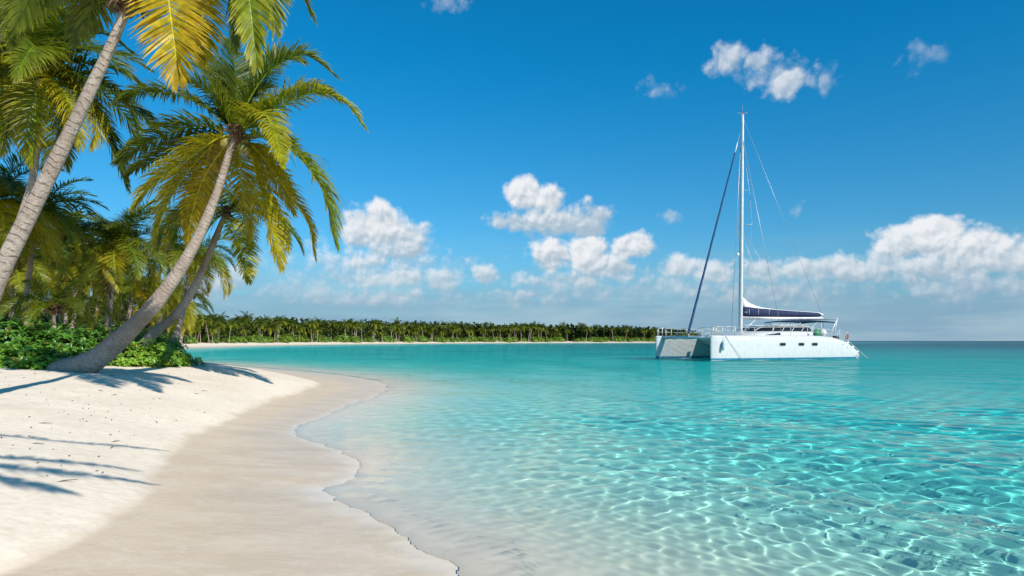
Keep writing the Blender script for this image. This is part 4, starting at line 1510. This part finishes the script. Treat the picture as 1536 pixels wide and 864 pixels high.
# furled jib on the forestay
mb = MB()
a_, b_ = np.array((.75, 0, 2.35)), np.array((MX - .05, 0, 21.4))
tt = np.linspace(.0, .90, 40)
mb.tube([a_ + (b_ - a_) * t + np.array([0, .01 * math.sin(t * 60), 0]) for t in tt], .115 - .055 * tt + .007 * np.sin(tt * 120), 8)
jib = mb.build('furled_jib', M['blue_sail'], boat, True)
wire('forestay', [a_, b_], .022)
mb = MB()
mb.tube([a_ + (b_ - a_) * t for t in (.90, .93, .955)], [.06, .05, .02], 6)
mb.build('jib_head', M['sail'], jib, True)
mb = MB()
mb.tube([a_ - (0, 0, .28), a_], [.13, .13], 10)
mb.build('furling_drum', M['grey'], boat, True)
# boom, cover and the sail that shows above it
BA = R(13.9) - AX
bd = np.array([math.cos(BA), math.sin(BA), 0])
bs = np.array([-math.sin(BA), math.cos(BA), 0])
B0 = np.array([MX + .25, 0, 0])
BL = 8.9
pt = lambda f, z, o=0.0: B0 + bd * BL * f + bs * o + np.array([0, 0, z])
mb = MB()
mb.tube([pt(0, 3.90), pt(.5, 3.86), pt(.98, 3.90), pt(1.0, 3.90)], [.15, .16, .13, .10], 10)
boom = mb.build('boom', M['alu'], boat, True)
mb = MB()
rings = []
for f, z0, z1, w in ((.0, 4.02, 4.95, .24), (.05, 4.0, 4.95, .27), (.2, 3.99, 4.82, .29), (.4, 3.98, 4.68, .27), (.6, 4.0, 4.58, .25), (.8, 4.02, 4.50, .21), (.93, 4.04, 4.44, .16), (.965, 4.08, 4.36, .10)):
    h_ = z1 - z0
    rings.append([pt(f, z0 + h_ * k, o * w) for k, o in ((0, .45), (.25, 1), (.6, 1.05), (.9, .75), (1, .25), (1, -.25), (.9, -.75), (.6, -1.05), (.25, -1), (0, -.45))])
mb.loft(rings)
cover = mb.build('boom_cover', M['navy'], boat, True)
mb = MB()
rings = []
for f, z0, z1, w in ((.005, 4.7, 5.85, .10), (.04, 4.75, 5.52, .13), (.09, 4.75, 5.25, .14), (.16, 4.7, 5.02, .13), (.24, 4.65, 4.87, .10), (.4, 4.6, 4.715, .07), (.6, 4.5, 4.61, .07), (.8, 4.42, 4.53, .06), (.95, 4.36, 4.46, .05), (1.0, 4.15, 4.30, .04)):
    rings.append([pt(f, z0, w), pt(f, (z0 + z1) / 2, w * 1.1), pt(f, z1, w * .35), pt(f, z1, -w * .35), pt(f, (z0 + z1) / 2, -w * 1.1), pt(f, z0, -w)])
mb.loft(rings)
mb.build('folded_mainsail', M['sail'], boat, True)
mb = MB()
for f in (.06, .17, .30):
    mb.tube([pt(f, 4.16, -.30), pt(f, 4.45, -.325), pt(f, 4.68, -.30)], .012, 5)
for f in (.015, .03):
    mb.ball(pt(f, 4.4, -.27), .04, 6, 5)
mb.build('cover_lacing', M['sail'], cover, True)
wire('kicker', [(MX + .25, 0, 2.55), pt(.17, 3.80)], .04, 'alu')
wire('topping_lift', [(MX + .3, 0, 22.9), pt(1.0, 4.0)], .014)
wire('mainsheet', [pt(.99, 3.85), (16.4, -1.2, 1.5)], .024, 'rope')
for f in (.3, .62):
    for s_ in (-1, 1):
        wire('lazy_jack', [(MX + .1, 0, 12.4), pt(f, 4.45, s_ * .26)], .008)
# rails
def rail(name, pts, h, rails, parent=boat, r=.03):
    mb = MB()
    P_ = [np.array(p, float) for p in pts]
    for p in P_:
        mb.tube([p, p + (0, 0, h)], r, 6)
    for f in rails:
        for a_, b_ in zip(P_[:-1], P_[1:]):
            mb.tube([a_ + (0, 0, h * f), b_ + (0, 0, h * f)], r * (.85 if f > .9 else .6), 5)
    return mb.build(name, M['steel'], parent, True)


for yc, o in ((-4, -1), (4, 1)):
    rail('pulpit', [(.9, yc - o * .30, 2.12), (.25, yc - o * .1, 2.12), (.25, yc + o * .1, 2.12), (1.0, yc + o * .36, 2.12), (2.2, yc + o * .55, 2.13)], .78, (1.0, .52))
    rail('guard_rail', [(x, yc + o * (np.interp(x, XS, HB) - .08), np.interp(x, XS, ZD)) for x in (2.2, 4.2, 6.2, 8.2, 10.2, 12.2, 14.0)], .72, (1.0, .5), r=.02)
    rail('stern_rail', [(14.2, yc + o * .75, 1.9), (15.3, yc + o * .62, 1.5), (15.9, yc + o * .1, 1.3)], .85, (1.0, .55), r=.02)
rail('bow_seat', [(.9, -3.5, 2.1), (.72, -1.6, 2.1), (.72, 1.6, 2.1), (.9, 3.5, 2.1)], .74, (1.0, .5), r=.024)
mb = MB()
mb.box((3.4, -1.0, 2.10), (.5, .35, .2), .3)
mb.box((3.9, .9, 2.12), (.35, .3, .25), -.2)
mb.build('windlass', M['grey'], boat)
# lines and small gear
wire('anchor_line', [(1.2, -4.5, 2.1), (1.9, -4.66, 1.2), (2.6, -4.74, .35), (3.0, -4.75, -.2)], .018, 'wire')
wl = Matrix.Rotation(-AX, 3, 'Z') @ (Vector(at(1304, 537.5, 66)) - boat.location)
wire('mooring_line', [(15.9, -4.0, 1.9), (15.9 + (wl.x - 15.9) * .5, -4 + (wl.y + 4) * .5, .85), (wl.x, wl.y, -.15)], .026, 'rope')
mb = MB()
mb.tube([(1.0, -4.62, 1.75), (.92, -4.64, 1.55), (.84, -4.62, .98), (.86, -4.62, .86)], [.05, .12, .12, .05], 8)
mb.tube([(1.05, -4.5, 2.12), (1.0, -4.62, 1.75)], .015, 5)
mb.build('bow_fender', worn('pale_blue_fender', (.42, .56, .64), .5), boat, True)
mb = MB()
mb.tube([(15.6, -4.2, 1.5), (15.75, -4.3, 2.6)], .018, 6)
mb.build('ensign_staff', M['steel'], boat, True)
mb = MB()
rings = []
for f, w in ((0, .05), (.15, .13), (.4, .17), (.7, .15), (1, .04)):
    z = 2.35 - f * .6
    rings.append([(15.77 - .1 * f + w * math.cos(a), -4.3 + w * .7 * math.sin(a), z) for a in np.linspace(0, 6.28, 9)[:-1]])
mb.loft(rings)
mb.build('ensign', M['red'], boat, True)
mb = MB()
mb.box((15.15, -3.5, 1.85), (.5, .42, .42))
mb.box((15.15, -3.5, 2.10), (.42, .34, .1))
mb.tube([(15.3, -3.5, 1.6), (15.5, -3.5, 1.0)], .07, 6)
mb.build('outboard_motor', M['black'], boat)


def on_boat(x, y, z):
    v = Matrix.Rotation(AX, 3, 'Z') @ Vector((x, y, z)) + boat.location
    return v


o = empty('buoy', on_boat(13.0, -3.95, 2.06))
tag(o, 'white ball buoy lying on the aft deck of the catamaran', 'buoy')
mb = MB()
mb.ball((0, 0, .36), (.36, .36, .38), 14, 10)
mb.build('float', M['gel'], o, True)
mb = MB()
mb.tube([(-.06, 0, .70), (-.05, 0, .82), (.05, 0, .82), (.06, 0, .70)], .022, 6)
mb.build('eye', M['grey'], o, True)
o = empty('bag', on_boat(12.3, -3.9, 2.1))
tag(o, 'green sail bag beside the white buoy on the catamaran deck', 'bag')
mb = MB()
mb.loft([[(r * math.cos(a) * 1.2, r * math.sin(a), z) for a in np.linspace(0, 6.28, 11)[:-1]] for r, z in ((.16, 0), (.24, .06), (.27, .3), (.22, .5), (.10, .60), (.06, .68), (.10, .74))])
mb.build('sack', M['green'], o, True)
#PART6
